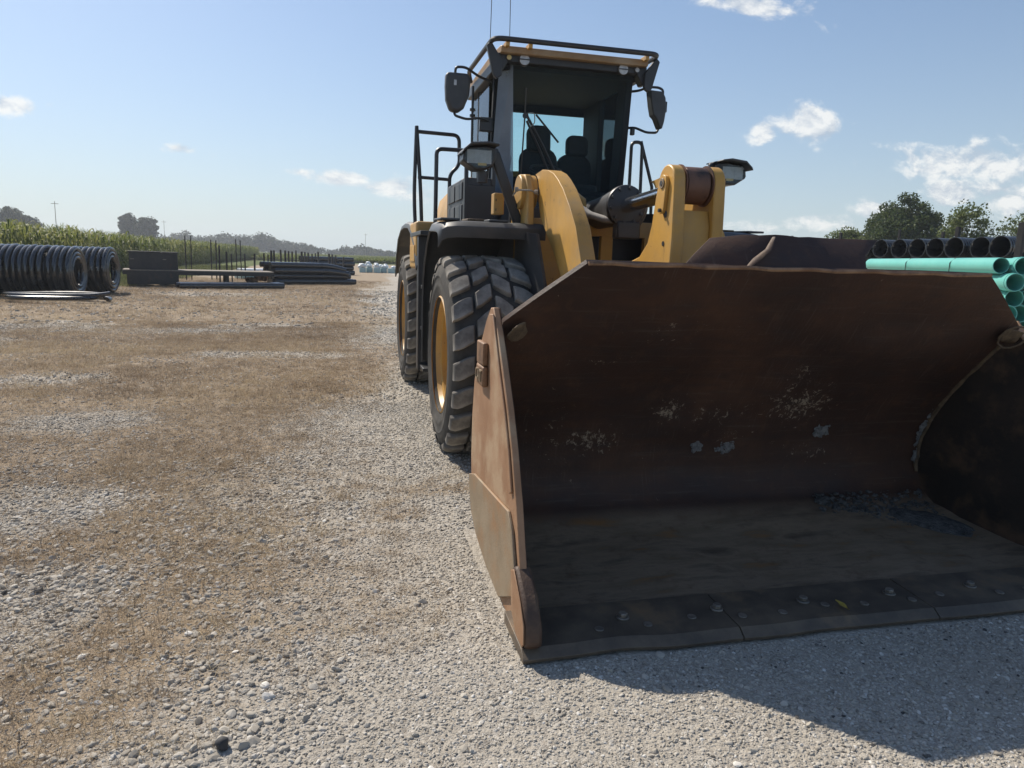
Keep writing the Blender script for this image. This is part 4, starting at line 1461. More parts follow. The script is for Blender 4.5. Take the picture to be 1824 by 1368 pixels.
bar((1.60, 7.80, 2.20), (1.605, 7.66, 3.50), 0.05, 0.07)                  # front left corner post
bar((2.955, 7.66, 2.20), (2.955, 7.52, 3.50), 0.075, 0.24)                # front right post, wide
bar((1.585, 8.42, 2.2), (1.585, 8.42, 3.50), 0.035, 0.05)
bar((1.60, 8.78, 2.2), (1.60, 8.78, 3.50), 0.06, 0.10)
bar((2.965, 8.52, 2.2), (2.965, 8.52, 3.50), 0.055, 0.55)                 # broad rear right post
P(MB().box(1.60, 2.04, 8.79, 8.83, 2.3, 3.50), 'rear_panel', 'cabdark', cab)
P(MB().box(2.04, 2.99, 8.79, 8.83, 3.36, 3.50), 'rear_header', 'cabdark', cab)
P(MB().box(2.04, 2.99, 8.79, 8.83, 2.3, 2.62), 'rear_sill', 'cabdark', cab)
P(MB().box(1.575, 1.600, 7.80, 8.75, 2.66, 2.69), 'door_bar', 'blackp', cab)
P(MB().box(1.56, 3.0, 7.66, 8.84, 2.10, 2.24), 'floor', 'cabdark', cab)
# windows
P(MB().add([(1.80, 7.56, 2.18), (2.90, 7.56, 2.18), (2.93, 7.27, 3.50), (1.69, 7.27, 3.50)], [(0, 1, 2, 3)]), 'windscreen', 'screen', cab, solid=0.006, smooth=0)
P(MB().add([(1.57, 7.72, 2.18), (1.798, 7.56, 2.18), (1.688, 7.27, 3.50), (1.585, 7.42, 3.50)], [(0, 1, 2, 3)]), 'corner_window', 'glass_sky_film', cab, solid=0.006, smooth=0)
P(MB().box(1.572, 1.578, 7.84, 8.76, 2.25, 3.48), 'door_window', 'glass', cab, smooth=0)
P(MB().box(2.972, 2.978, 7.72, 8.26, 2.25, 3.48), 'side_window', 'glass', cab, smooth=0)
P(MB().box(2.04, 2.94, 8.80, 8.806, 2.60, 3.37), 'rear_window', 'glass', cab, smooth=0)
# seats
seat = P(MB().prism([(7.95, 2.52), (8.36, 2.50), (8.40, 2.40), (7.95, 2.40)], 'x', 2.02, 2.48), 'driver_seat', 'seat', cab, bevel=0.04, seg=3)


def pad(x0, x1, y0, y1, z0, z1, tilt, name, parent):
    pts = []
    rr = min(x1 - x0, z1 - z0) * 0.35
    for (cx_, cz_, a0) in ((x1 - rr, z1 - rr, 0), (x0 + rr, z1 - rr, 90), (x0 + rr * 0.5, z0 + rr * 0.5, 180), (x1 - rr * 0.5, z0 + rr * 0.5, 270)):
        r2 = rr if a0 < 180 else rr * 0.5
        for k in range(5):
            a = R_(a0 + 90 * k / 4)
            pts.append((cx_ + r2 * math.cos(a), cz_ + r2 * math.sin(a)))
    mb = MB().prism(pts, 'y', y0, y1)
    mb.v = [(v[0], v[1] + (v[2] - z0) * tilt, v[2]) for v in mb.v]
    return P(mb, name, 'seat', parent, bevel=0.03, seg=3)


pad(2.03, 2.47, 8.20, 8.32, 2.45, 2.90, 0.12, 'backrest', seat)
pad(2.10, 2.37, 8.18, 8.29, 2.84, 3.13, 0.12, 'headrest', seat)
seat2 = P(MB().prism([(8.1, 2.50), (8.45, 2.50), (8.45, 2.38), (8.1, 2.38)], 'x', 2.50, 2.92), 'trainer_seat', 'seat', cab, bevel=0.04, seg=3)
pad(2.50, 2.92, 8.34, 8.44, 2.42, 2.86, 0.05, 'backrest', seat2)
pad(2.60, 2.86, 8.32, 8.42, 2.84, 3.07, 0.05, 'headrest', seat2)
P(MB().prism([(7.66, 2.22), (7.95, 2.22), (7.86, 2.52), (7.78, 2.58), (7.72, 2.50)], 'x', 2.14, 2.30), 'steering_column', 'cabdark', cab, bevel=0.02)
P(MB().tube([(2.22 + 0.17 * math.cos(a), 7.84 + 0.15 * math.sin(a), 2.60 + 0.07 * math.sin(a)) for a in [2 * math.pi * i / 24 for i in range(24)]], 0.014, 8, closed=True), 'steering_wheel', 'blackp', cab)
P(MB().prism([(7.62, 2.20), (7.80, 2.22), (7.74, 2.40), (7.62, 2.34)], 'x', 1.75, 2.9), 'dashboard', 'cabdark', cab, bevel=0.02)
P(MB().obox((1.75, 8.0, 2.50), (0.14, 0.3, 0.5), (0, 0.1, 0)), 'console', 'cabdark', cab, bevel=0.03)
# roof
P(MB().prism([(7.30, 3.46), (8.85, 3.44), (8.85, 3.50), (7.30, 3.54)], 'x', 1.60, 2.96), 'headliner', 'cabdark', cab)
P(MB().prism([(1.52, 3.40), (1.56, 3.40), (1.62, 3.50), (2.94, 3.50), (3.0, 3.40), (3.04, 3.40), (3.045, 3.575), (1.515, 3.575)], 'y', 7.185, 7.30), 'visor', 'blackp', cab, bevel=0.008)
P(MB().box(1.52, 1.585, 7.30, 8.86, 3.46, 3.57).box(2.975, 3.04, 7.30, 8.86, 3.46, 3.57), 'roof_rail', 'blackp', cab, bevel=0.01)
roof = P(MB().prism([(7.11, 3.56), (8.92, 3.578), (8.90, 3.63), (7.6, 3.66), (7.16, 3.635), (7.11, 3.62)], 'x', 1.535, 3.025), 'roof', 'roof_tan', cab, bevel=0.010)
lp = fillet([(1.50, 8.55, 3.60), (1.44, 8.35, 3.655), (1.44, 7.02, 3.655), (3.10, 7.02, 3.655), (3.10, 8.35, 3.655), (3.05, 8.55, 3.60)], 0.11, 6)
P(MB().tube(lp, 0.024, 10), 'guard_rail', 'blackp')
for (x, y) in ((1.58, 7.08), (1.80, 7.10), (2.98, 7.08)):
    P(MB().box(x - 0.018, x + 0.018, 7.03, 7.17, 3.60, 3.645), 'rail_bracket', 'yellow', bevel=0.004)
for s in (0, 1):
    fx = (lambda q: q) if s == 0 else mx
    P(MB().prism([(fx(1.40), 3.62), (fx(1.44), 3.66), (fx(1.55), 3.50), (fx(1.55), 3.36), (fx(1.50), 3.33), (fx(1.47), 3.36)], 'y', 7.14, 7.19), 'rail_bracket', 'blackp', bevel=0.004)
    P(MB().cyl((fx(1.775), 7.165, 3.525), 0.055, 0, 0.05, (0, 1, 0), 24, 0.01), 'work_lamp', 'blackp')
    P(MB().cyl((fx(1.775), 7.158, 3.552), 0.0, 0, 0.01, (0, 1, 0), 4).lathe([(0, 0), (0.048, 0.002), (0.050, 0.010)], (fx(1.775), 7.154, 3.525), (0, 1, 0), 24), 'lamp_lens', 'lamp')
    P(MB().box(fx(1.775) - 0.05, fx(1.775) + 0.05, 7.149, 7.153, 3.520, 3.530), 'lamp_bar', 'blackp')
    P(MB().cyl((fx(1.625), 7.17, 3.535), 0.032, 0, 0.03, (0, 1, 0), 18, 0.004), 'marker_lamp', 'blackp')
    P(MB().lathe([(0, 0), (0.022, 0.002), (0.024, 0.008)], (fx(1.625), 7.163, 3.535), (0, 1, 0), 18), 'marker_lens', 'amber' if s == 0 else 'lamp')
# wiper and hanging hoses before the windscreen


def gl(x, z, o=0.03):
    return (x, 7.56 - (z - 2.18) * 0.2197 - o, z)


P(MB().tube([gl(1.83, 3.30), gl(1.84, 3.05), gl(1.85, 2.28)], 0.008, 6), 'wiper_blade', 'blackp', cab)
P(MB().tube([gl(1.85, 3.06, 0.04), gl(2.05, 2.78, 0.04), gl(2.28, 2.42, 0.03), gl(2.38, 2.20, 0.02)], 0.014, 8), 'wiper_arm', 'blackp', cab)
P(MB().tube([gl(1.86, 3.00, 0.045), gl(2.02, 2.74, 0.045), gl(2.20, 2.42, 0.035), gl(2.28, 2.20, 0.02)], 0.012, 8), 'wiper_arm', 'blackp', cab)
P(MB().cyl(gl(1.845, 3.05, 0.05), 0.028, 0, 0.03, (0, 1, 0), 12), 'wiper_joint', 'blackp', cab)
P(MB().tube(fillet([gl(1.86, 3.07, 0.04), gl(1.93, 3.08, 0.06), gl(1.94, 2.98, 0.06), gl(1.90, 2.95, 0.05)], 0.04), 0.005, 6), 'washer_hose', 'rubber', cab)
P(MB().tube([(2.33, 8.75, 3.34), (2.62, 8.75, 3.04)], 0.012, 6), 'rear_wiper', 'blackp', cab)
# mirrors
for s in (0, 1):
    if s == 0:
        hs = [(1.075, 3.43), (1.29, 3.43), (1.315, 3.38), (1.30, 3.22), (1.25, 3.10), (1.19, 3.055), (1.11, 3.07), (1.07, 3.17), (1.062, 3.30), (1.065, 3.40)]
        mi = P(MB().prism(hs, 'y', 7.46, 7.58), 'mirror', 'black', bevel=0.03, seg=3)
        P(MB().tube(fillet([(1.16, 7.50, 3.42), (1.16, 7.48, 3.48), (1.26, 7.49, 3.49), (1.40, 7.55, 3.43), (1.56, 7.62, 3.40)], 0.05), 0.013, 8), 'mirror_arm', 'blackp', mi)
        P(MB().tube(fillet([(1.16, 7.52, 3.08), (1.16, 7.50, 3.03), (1.28, 7.50, 3.00), (1.42, 7.56, 3.035), (1.58, 7.66, 3.02)], 0.05), 0.013, 8), 'mirror_arm', 'blackp', mi)
        P(MB().obox((1.155, 7.455, 3.33), (0.025, 0.01, 0.05), (0, 0, 0)), 'marker', 'lamp', mi)
    else:
        hs = [(3.205, 3.425), (3.35, 3.42), (3.385, 3.36), (3.40, 3.25), (3.385, 3.12), (3.365, 3.045), (3.34, 3.05), (3.29, 3.15), (3.255, 3.18), (3.23, 3.28)]
        mi = P(MB().prism(hs, 'y', 7.44, 7.56), 'mirror', 'black', bevel=0.025, seg=3)
        P(MB().tube(fillet([(3.38, 7.52, 3.30), (3.385, 7.52, 3.45), (3.33, 7.51, 3.47), (3.22, 7.52, 3.47), (3.12, 7.56, 3.43), (2.99, 7.62, 3.42)], 0.04), 0.013, 8), 'mirror_arm', 'blackp', mi)
        P(MB().tube(fillet([(3.36, 7.52, 3.07), (3.34, 7.52, 3.015), (3.22, 7.52, 3.01), (3.10, 7.56, 3.06), (2.99, 7.62, 3.05)], 0.04), 0.013, 8), 'mirror_arm', 'blackp', mi)
        P(MB().box(3.385, 3.42, 7.47, 7.53, 3.22, 3.33), 'clamp', 'blackp', mi, bevel=0.008)
        P(MB().box(3.06, 3.10, 7.54, 7.59, 2.98, 3.05), 'clamp', 'blackp', mi, bevel=0.006)
P(MB().box(1.44, 1.58, 7.62, 7.68, 2.92, 3.06), 'mirror_mount', 'blackp', bevel=0.01)
P(MB().cyl((1.43, 8.0, 3.18), 0.03, -0.06, -0.035, (0, 0, 1), 12).cyl((1.43, 8.0, 3.18), 0.03, 0.0, 0.025, (0, 0, 1), 12).cyl((1.43, 8.0, 3.18), 0.014, -0.5, 0.25, (0, 0, 1), 8), 'grab_post', 'blackp')

# --- side box, platform, tank, hood, rear fenders -----------------------------------------
bx_ = P(MB().box(1.20, 1.50, 7.08, 8.15, 1.90, 2.40), 'battery_box', 'black', bevel=0.02)
for (ya, yb, za, zb) in ((7.16, 7.55, 2.20, 2.36), (7.62, 8.05, 2.20, 2.36), (7.16, 7.55, 1.98, 2.15), (7.62, 8.05, 1.98, 2.15)):
    P(MB().box(1.188, 1.199, ya, yb, za, zb), 'box_panel', 'greyp', bx_, bevel=0.006)
P(MB().box(1.23, 1.50, 7.062, 7.079, 1.93, 2.33), 'box_front', 'blackp', bx_, bevel=0.004)
P(MB().box(1.20, 1.235, 7.05, 7.10, 1.90, 2.52).box(1.20, 1.50, 7.05, 7.10, 2.50, 2.53).box(1.36, 1.38, 7.05, 7.08, 2.33, 2.5).box(1.465, 1.50, 7.05, 7.10, 2.33, 2.5), 'box_frame', 'blackp', bevel=0.004)
P(MB().box(0.84, 1.52, 7.55, 8.62, 1.855, 1.90), 'platform', 'blackp', bevel=0.006)
P(MB().box(0.845, 1.40, 8.05, 8.70, 1.50, 2.015), 'tank', 'yellow', bevel=0.03, seg=3)
P(MB().box(0.835, 0.844, 8.12, 8.60, 1.58, 1.76), 'tank_door', 'yellow', bevel=0.003)
P(MB().box(0.855, 1.10, 7.86, 8.02, 0.42, 1.85).box(0.88, 1.10, 7.55, 7.86, 0.44, 0.48).box(0.88, 1.10, 7.55, 7.86, 0.86, 0.90).box(0.88, 1.10, 7.55, 7.86, 1.30, 1.34), 'steps', 'blackp', bevel=0.006)
hd = []
for y, sc_ in ((8.88, 0.985), (9.2, 1.0), (10.2, 1.0), (11.0, 0.97), (11.35, 0.86)):
    row = []
    for (hx, hz) in ((0.86, 1.35), (0.88, 1.8), (0.87, 2.2), (0.80, 2.48), (0.66, 2.62), (0.40, 2.68), (0, 2.70)):
        row.append((C - hx * sc_, y, 1.35 + (hz - 1.35) * (sc_ if y > 10.5 else 1.0)))
    row += [(mx(p[0]), p[1], p[2]) for p in row[-2::-1]]
    hd.append(row)
mb = MB().grid(hd)
mb.add(hd[0], [tuple(range(len(hd[0])))])
mb.add(hd[-1], [tuple(range(len(hd[-1])))])
P(mb, 'engine_hood', 'yellow', smooth=40)
P(MB().box(1.7, 2.86, 11.0, 11.75, 0.75, 1.55), 'counterweight', 'yellow', bevel=0.05)
rf = [(7.98, 1.56), (8.10, 1.70), (8.25, 1.82), (8.55, 1.95), (8.90, 2.03), (9.4, 2.05), (9.9, 2.03), (10.35, 1.92), (10.65, 1.70), (10.8, 1.4)]
for s in (0, 1):
    rows = []
    for j, x in enumerate((0.845, 0.86, 0.90, 1.1, 1.45)):
        drop = (0.07, 0.02, 0.0, 0.0, 0.0)[j]
        rows.append([(x if s == 0 else mx(x), y, z - drop) for (y, z) in rf])
    P(MB().grid(rows), 'rear_fender', 'greyp', solid=0.022, smooth=45, bevel=0.004)

# --- hand rails ------------------------------------------------------------------------------
for s in (0, 1):
    fx = (lambda q: q) if s == 0 else mx
    r = 0.021
    p1 = fillet([(fx(0.885), 8.32, 1.62), (fx(0.86), 8.42, 2.3), (fx(0.885), 8.44, 3.04)], 0.2)
    p2 = fillet([(fx(0.885), 8.44, 3.06), (fx(0.93), 8.40, 2.4), (fx(0.945), 8.36, 1.90)], 0.2)
    if s == 1:
        P(MB().tube(fillet([(3.42, 8.40, 1.92), (3.42, 8.40, 3.05), (3.555, 8.40, 3.055), (3.575, 8.40, 1.92)], 0.06), r, 8), 'hand_rail', 'blackp')
        P(MB().tube([(3.545, 8.42, 3.07), (3.72, 8.42, 2.55), (3.74, 8.42, 1.7)], r, 8), 'hand_rail', 'blackp')
        continue
    P(MB().tube(p1, r, 8), 'hand_rail', 'blackp')
    P(MB().tube(p2, r, 8), 'hand_rail', 'blackp')
    P(MB().tube(fillet([(fx(0.895), 8.43, 3.00), (fx(1.355), 8.40, 2.985), (fx(1.365), 8.40, 2.66), (fx(1.255), 8.40, 2.56), (fx(1.255), 8.40, 1.92)], 0.07), r, 8), 'hand_rail', 'blackp')
    P(MB().tube([(fx(0.90), 8.41, 2.51), (fx(1.255), 8.40, 2.50)], r * 0.9, 8), 'hand_rail', 'blackp')
    P(MB().tube(fillet([(fx(0.995), 7.60, 1.90), (fx(1.0), 7.60, 2.715), (fx(1.30), 7.60, 2.715), (fx(1.42), 7.60, 2.70), (fx(1.47), 7.60, 1.95)], 0.06), r, 8), 'hand_rail', 'blackp')
# --- antennas -----------------------------------------------------------------------------------
for (x, y, hgt, lean) in ((1.60, 8.0, 1.5, 0.02), (1.86, 8.2, 1.3, -0.01)):
    P(MB().cyl((x, y, 3.63), 0.012, 0, 0.06, (0, 0, 1), 8).tube([(x, y, 3.68), (x + lean, y, 3.68 + hgt)], 0.0042, 5), 'antenna', 'blackp')


# ------------------------------------------------------------------ trees
def leaves_mesh(name, pts, size, mat, parent, tones, org, seed=0):
    r_ = np.random.default_rng(seed)
    n = len(pts)
    a = r_.normal(size=(n, 3))
    a /= np.linalg.norm(a, axis=1)[:, None]
    b = np.cross(a, r_.normal(size=(n, 3)))
    b /= np.linalg.norm(b, axis=1)[:, None]
    s = size * r_.uniform(0.6, 1.3, (n, 1))
    P4 = np.stack([pts - a * s, pts + b * s * 0.6, pts + a * s, pts - b * s * 0.6], 1) - np.asarray(org)
    me = bpy.data.meshes.new(name)
    me.vertices.add(n * 4)
    me.vertices.foreach_set('co', P4.astype(np.float32).ravel())
    me.loops.add(n * 4)
    me.loops.foreach_set('vertex_index', np.arange(n * 4, dtype=np.int32))
    me.polygons.add(n)
    me.polygons.foreach_set('loop_start', (np.arange(n) * 4).astype(np.int32))
    me.update(calc_edges=True)
    t = me.attributes.new('tone', 'FLOAT', 'POINT')
    t.data.foreach_set('value', np.repeat(tones, 4).astype(np.float32))
    me.materials.append(mat)
    ob = bpy.data.objects.new(name, me)
    COL.objects.link(ob)
    if parent:
        ob.parent = parent
    return ob


def tree(name, label, base, H, rx, z0, nleaf, lsize, seed, mat='leaf_oak', group='trees', clusters=38, open_=0.25, trunk=0.2, cat='tree', squash=1.0):
    r_ = np.random.default_rng(seed)
    base = Vector(base)
    t = thing(name, label, cat, base, group)
    rz = (H - z0) / 2
    cz = (H + z0) / 2
    cen = []
    while len(cen) < clusters:
        p = r_.normal(size=3)
        p /= np.linalg.norm(p)
        p *= r_.uniform(0.25, 0.92) ** 0.5
        wob = 0.86 + 0.28 * float(vnoise(p[0] * 2 + seed, p[1] * 2 + p[2] * 3, 1.0, seed))
        q = np.array([p[0] * rx * wob, p[1] * rx * wob * squash, cz + p[2] * rz * (0.9 + 0.2 * r_.random())])
        if q[2] < z0 * 0.9:
            continue
        cen.append(q)
    cen = np.array(cen)
    mb = MB()
    lean = r_.normal(0, 0.03, 2)
    tops = (lean[0] * H, lean[1] * H, H * 0.62)
    tr = [(0, 0, -0.05), (lean[0] * H * 0.2, lean[1] * H * 0.2, H * 0.18), (lean[0] * H * 0.6, lean[1] * H * 0.6, H * 0.42), tops]
    mb.tube([base + Vector(p) for p in tr], [trunk, trunk * 0.75, trunk * 0.5, trunk * 0.22], 8)
    for q in cen:
        zt = max(z0 * 0.5, min(H * 0.6, q[2] * r_.uniform(0.35, 0.7)))
        f_ = zt / (H * 0.62)
        a = Vector((tops[0] * f_, tops[1] * f_, zt))
        m_ = (a + Vector(q)) / 2 + Vector((0, 0, -0.05 * H * r_.random()))
        mb.tube([base + a, base + m_, base + Vector(q)], [trunk * 0.28, trunk * 0.16, trunk * 0.05], 5)
    mb.build('trunk', MT['bark'], t, smooth=40)
    w = r_.dirichlet(np.ones(len(cen)) * 4)
    cnt = r_.multinomial(nleaf, w)
    pts, tones = [], []
    cr = 2.5 * rx / math.sqrt(len(cen))
    for q, k in zip(cen, cnt):
        c_ = r_.uniform(0.65, 1.25) * cr
        g = r_.normal(size=(k, 3))
        g /= np.linalg.norm(g, axis=1)[:, None]
        g *= (r_.random((k, 1)) ** 0.8) * np.array([c_, c_, c_ * 0.62]) * 1.2
        pts.append(q + g)
        tones.append(np.clip(r_.normal(0.45, 0.22, k) + r_.normal(0, 0.12), 0, 1))
    # loose leaves through the whole crown, with gaps
    k = int(nleaf * 0.9)
    g = r_.normal(size=(k, 3))
    g /= np.linalg.norm(g, axis=1)[:, None]
    out_ = 0.72 + 0.5 * fbm(g[:, 0] * 1.6 + seed, g[:, 1] * 1.6 + g[:, 2] * 1.9, 1.0, 3, float(seed))
    g = g * (r_.random(k) ** 0.4 * out_)[:, None]
    gap = fbm(g[:, 0] * 3 + g[:, 2] * 2.2, g[:, 1] * 3 - g[:, 2] * 2.0, 0.9, 3, seed * 1.3)
    g = g[gap > 0.43] * np.array([rx, rx * squash, rz]) + np.array([0, 0, cz])
    pts.append(g)
    tones.append(np.clip(r_.normal(0.45, 0.25, len(g)), 0, 1))
    pts, tones = np.concatenate(pts) + np.array(base), np.concatenate(tones)
    leaves_mesh('crown', pts, lsize, MT[mat], t, tones, base, seed)
    return t


gR = 'trees behind the black pipe stack'
tree('oak_tree', 'largest round dark green tree rising behind the black pipe stack', (44.9, 51.5, 0), 7.3, 2.95, 1.0, 30000, 0.11, 21, 'leaf_oak', gR, 90, trunk=0.28)
tree('oak_tree', 'low broad green tree to the left of the largest right-hand tree', (41.5, 53.5, 0), 5.0, 2.2, 0.8, 14000, 0.11, 22, 'leaf_pale', gR, 50, trunk=0.16)
tree('young_tree', 'pale thin-leaved tree with a pointed top right of the largest tree', (37.2, 37.3, 0), 6.0, 1.45, 1.0, 4600, 0.085, 23, 'leaf_pale', gR, 75, trunk=0.10)
tree('young_tree', 'rightmost sparse twiggy tree at the picture edge', (39.2, 35.2, 0), 5.3, 1.7, 1.0, 4200, 0.08, 24, 'leaf_pale', gR, 80, trunk=0.10)
gL = 'far trees beyond the corn'


def far(x, y, d):
    v = RW @ Vector((x - 912.0, y - 684.0, 1294.0))
    v = v * (d / 1294.0)
    return v.x, v.y


for (nm_, lb_, px_, d_, H_, rx_, z0_, nl_, sd_) in (
        ('field_tree', 'leftmost far tree above the corn at the picture edge', 22, 220, 12.0, 4.2, 2.5, 8000, 31),
        ('field_tree', 'second far tree from the left picture edge above the corn', 53, 222, 10.0, 3.2, 2.2, 6500, 32),
        ('field_tree', 'left one of the twin round trees standing alone above the corn', 231, 262, 12.8, 3.5, 3.2, 7000, 33),
        ('field_tree', 'right one of the twin round trees standing alone above the corn', 261, 260, 12.2, 3.9, 2.2, 8000, 34),
        ('field_bush', 'small low bush left of the twin trees above the corn', 124, 230, 6.4, 2.4, 1.0, 2000, 35)):
    xx, yy = far(px_, 430, d_)
    tree(nm_, lb_, (xx, yy, 0), H_, rx_, z0_, nl_, 0.30, sd_, 'leaf_far', gL, 45, trunk=0.3, cat='tree' if 'tree' in nm_ else 'bush')

# the far wood along the horizon reads as one mass
r_ = np.random.default_rng(77)
pts, tones = [], []
tl = [(300, 10), (330, 13), (350, 10), (372, 11), (390, 12), (404, 14), (425, 11), (450, 11), (468, 14), (490, 10), (510, 8.5), (530, 7), (548, 9), (556, 6), (595, 5), (625, 7), (640, 8), (655, 6), (690, 4)]
for i in range(330):
    px_ = r_.uniform(285, 700)
    H_ = np.interp(px_, [a for a, b in tl], [b for a, b in tl]) * r_.uniform(0.55, 1.0)
    if 560 < px_ < 615 and r_.random() < 0.6:
        continue
    xx, yy = far(px_, 440, 420 + r_.uniform(-15, 25))
    k = 130
    g = r_.normal(size=(k, 3))
    g /= np.linalg.norm(g, axis=1)[:, None]
    g *= (r_.random((k, 1)) ** 0.4) * np.array([3.2, 3.2, H_ * 0.45])
    pts.append(g + np.array([xx, yy, H_ * 0.52]))
    tones.append(np.clip(r_.normal(0.42, 0.2, k), 0, 1))
pts, tones = np.concatenate(pts), np.concatenate(tones)
wl = leaves_mesh('far_wood', pts, 0.62, MT['leaf_far'], None, tones, (0, 0, 0), 9)
wl['kind'] = 'stuff'
wl['label'] = 'dark wooded belt along the horizon'
wl['category'] = 'wood'

for (px_, d_, H_, lb_) in ((103, 190, 12.5, 'thin utility pole above the corn left of the twin trees'), (294, 300, 12.5, 'thin utility pole right of the twin trees'), (651, 380, 12.0, 'thin utility pole on the horizon beside the loader')):
    xx, yy = far(px_, 440, d_)
    up = thing('utility_pole', lb_, 'utility pole', (xx, yy, 0), 'far utility poles')
    MB().tube([(xx, yy, 0), (xx, yy, H_)], [0.11, 0.07], 8).build('pole', MT['wood'], up)
    MB().box(xx - 0.9, xx + 0.9, yy - 0.05, yy + 0.05, H_ - 0.7, H_ - 0.58).build('cross_arm', MT['wood'], up)


# ------------------------------------------------------------------ left: coiled drain pipe
CA = Vector((0.995, -0.06, 0)).normalized()           # row axis
CB = Vector((0.06, 0.995, 0)).normalized()


def ring_mesh(R, r, n=40, m=10):
    mb = MB()
    pts = [Vector((0, R * math.cos(a), R * math.sin(a))) for a in [2 * math.pi * i / n for i in range(n)]]
    mb.tube(pts, r, m, closed=True)
    return mb


RC = 0.80
_ring = ring_mesh(RC - 0.075, 0.075, 44, 10).build('turn', MT['pipe_black'], None, org=(0, 0, 0))
_inner = ring_mesh(RC - 0.215, 0.07, 36, 8).build('turn', MT['pipe_black'], None, org=(0, 0, 0))
_in2 = ring_mesh(RC - 0.345, 0.068, 32, 8).build('turn', MT['pipe_black'], None, org=(0, 0, 0))
_first = [True]


def coil(pos, label, group, seed):
    r_ = np.random.default_rng(seed)
    t = thing('pipe_coil', label, 'pipe coil', pos, group)
    t.rotation_euler = (0, 0, math.atan2(CA.y, CA.x) + r_.normal(0, 0.025))
    for i in range(4):
        jit = r_.normal(0, 0.012, 2)
        for src in (_ring, _inner, _in2):
            if src is not _ring and i in (1, 2):
                continue
            o = share('turn', src, t, (-0.27 + 0.18 * i + r_.normal(0, 0.012), jit[0], RC + jit[1]), (r_.uniform(0, 6), 0, 0))
    return t


ordn = ['first', 'second', 'third', 'fourth', 'fifth', 'sixth', 'seventh', 'eighth', 'ninth', 'tenth', 'eleventh', 'twelfth']
end0 = Vector((-7.95, 26.0, 0))
for i in range(6):
    p = end0 - CA * (0.35 + 0.76 * i) + CB * random.uniform(-0.06, 0.06)
    lb = ('right end coil of the front row of black drain pipe, its hollow middle showing' if i == 0 else
          '%s coil from the right in the front row of black drain pipe' % ordn[i])
    coil(p, lb, 'coils of black drain pipe', 500 + i)
end1 = Vector((-7.55, 28.3, 0))
for i in range(6):
    p = end1 - CA * (0.35 + 0.76 * i) + CB * random.uniform(-0.06, 0.06)
    lb = ('right end coil of the back row of black drain pipe, next to the trailer' if i == 0 else
          '%s coil from the right in the back row of black drain pipe' % ordn[i])
    coil(p, lb, 'coils of black drain pipe', 520 + i)
for o in (_ring, _inner, _in2):
    bpy.data.objects.remove(o)

# loose loop of pipe on the grass before the coils
lc = Vector((-7.85, 23.6, 0))
pts = []
for i in range(64):
    a = 2 * math.pi * i / 32
    w = 1.0 + 0.10 * math.sin(a * 1.5 + i * 0.03)
    k = i / 63
    q = lc + CA * (1.35 * math.cos(a) * w) + CB * (0.75 * math.sin(a) * (1.0 - 0.25 * k))
    pts.append((q.x, q.y, 0.085 + 0.14 * k + 0.09 * max(0, math.sin(a + 0.8)) * k))
lo_ = MB().tube(pts, 0.062, 8).build('loose_pipe', MT['pipe_black'], None, org=lc)
tag(lo_, 'loose loop of black pipe lying on the grass in front of the coils', 'pipe')

# ------------------------------------------------------------------ left: flat trailer with a black crate
TO = Vector((-8.45, 33.2, 0))
TX = Vector((0.975, 0.22, 0)).normalized()
TY = Vector((-TX.y, TX.x, 0))
TM = Matrix((TX, TY, Vector((0, 0, 1)))).transposed()
tr_ = thing('flatbed_trailer', 'low dark flatbed trailer with a grey plank deck beside the coils', 'trailer', TO)


def tbox(mb, x0, x1, y0, y1, z0, z1, o=TO):
    return mb.obox(o + TM @ Vector(((x0 + x1) / 2, (y0 + y1) / 2, (z0 + z1) / 2)), (x1 - x0, y1 - y0, z1 - z0), TM)


mb = MB()
tbox(mb, -0.1, 5.9, 0.0, 0.09, 0.50, 0.66)
tbox(mb, -0.1, 5.9, 1.9, 1.99, 0.50, 0.66)
for k in range(7):
    tbox(mb, 0.2 + k * 0.9, 0.27 + k * 0.9, 0.09, 1.9, 0.50, 0.62)
mb.build('chassis', MT['steel_dark'], tr_, bevel=0.005)
for k in range(10):
    tbox(MB(), -0.1, 5.9, 0.0 + 0.2 * k, 0.19 + 0.2 * k, 0.662, 0.70).build('deck_plank', MT['wood'], tr_)
mb = MB()
tbox(mb, 0.05, 2.0, -0.03, 0.0, 0.10, 0.52)
mb.build('side_skirt', MT['steel_dark'], tr_)
for xw in (0.6, 1.45):
    for yw in (0.02, 1.75):
        c_ = TO + TM @ Vector((xw, yw + 0.1, 0.30))
        w_ = MB().lathe([(0.0, 0.02), (0.14, 0.02), (0.15, 0), (0.27, 0), (0.30, 0.03), (0.30, 0.19), (0.27, 0.22), (0, 0.22)], c_, TY, 24).build('wheel', MT['tyre'], tr_)
mb = MB()
tbox(mb, 3.9, 4.02, 0.2, 0.32, 0.0, 0.5)
tbox(mb, 3.9, 4.02, 1.6, 1.72, 0.0, 0.5)
mb.build('support_leg', MT['steel_dark'], tr_)
cr_ = thing('equipment_crate', 'black steel crate standing on the flatbed trailer deck', 'crate', TO + TM @ Vector((1.1, 0.8, 0.70)))
tbox(MB(), 0.15, 2.0, 0.25, 1.3, 0.702, 1.42).build('body', MT['steel_dark'], cr_, bevel=0.01)
tbox(MB(), 0.12, 1.35, 0.22, 1.33, 1.422, 1.46).build('lid', MT['steel_dark'], cr_, bevel=0.008)
tbox(MB(), 1.38, 2.03, 0.22, 1.33, 1.422, 1.45).build('lid', MT['steel_dark'], cr_, bevel=0.008)
for xx in (0.2, 1.42):
    tbox(MB(), xx, xx + 0.14, 0.225, 0.248, 1.12, 1.15).build('latch', MT['bolt'], cr_)
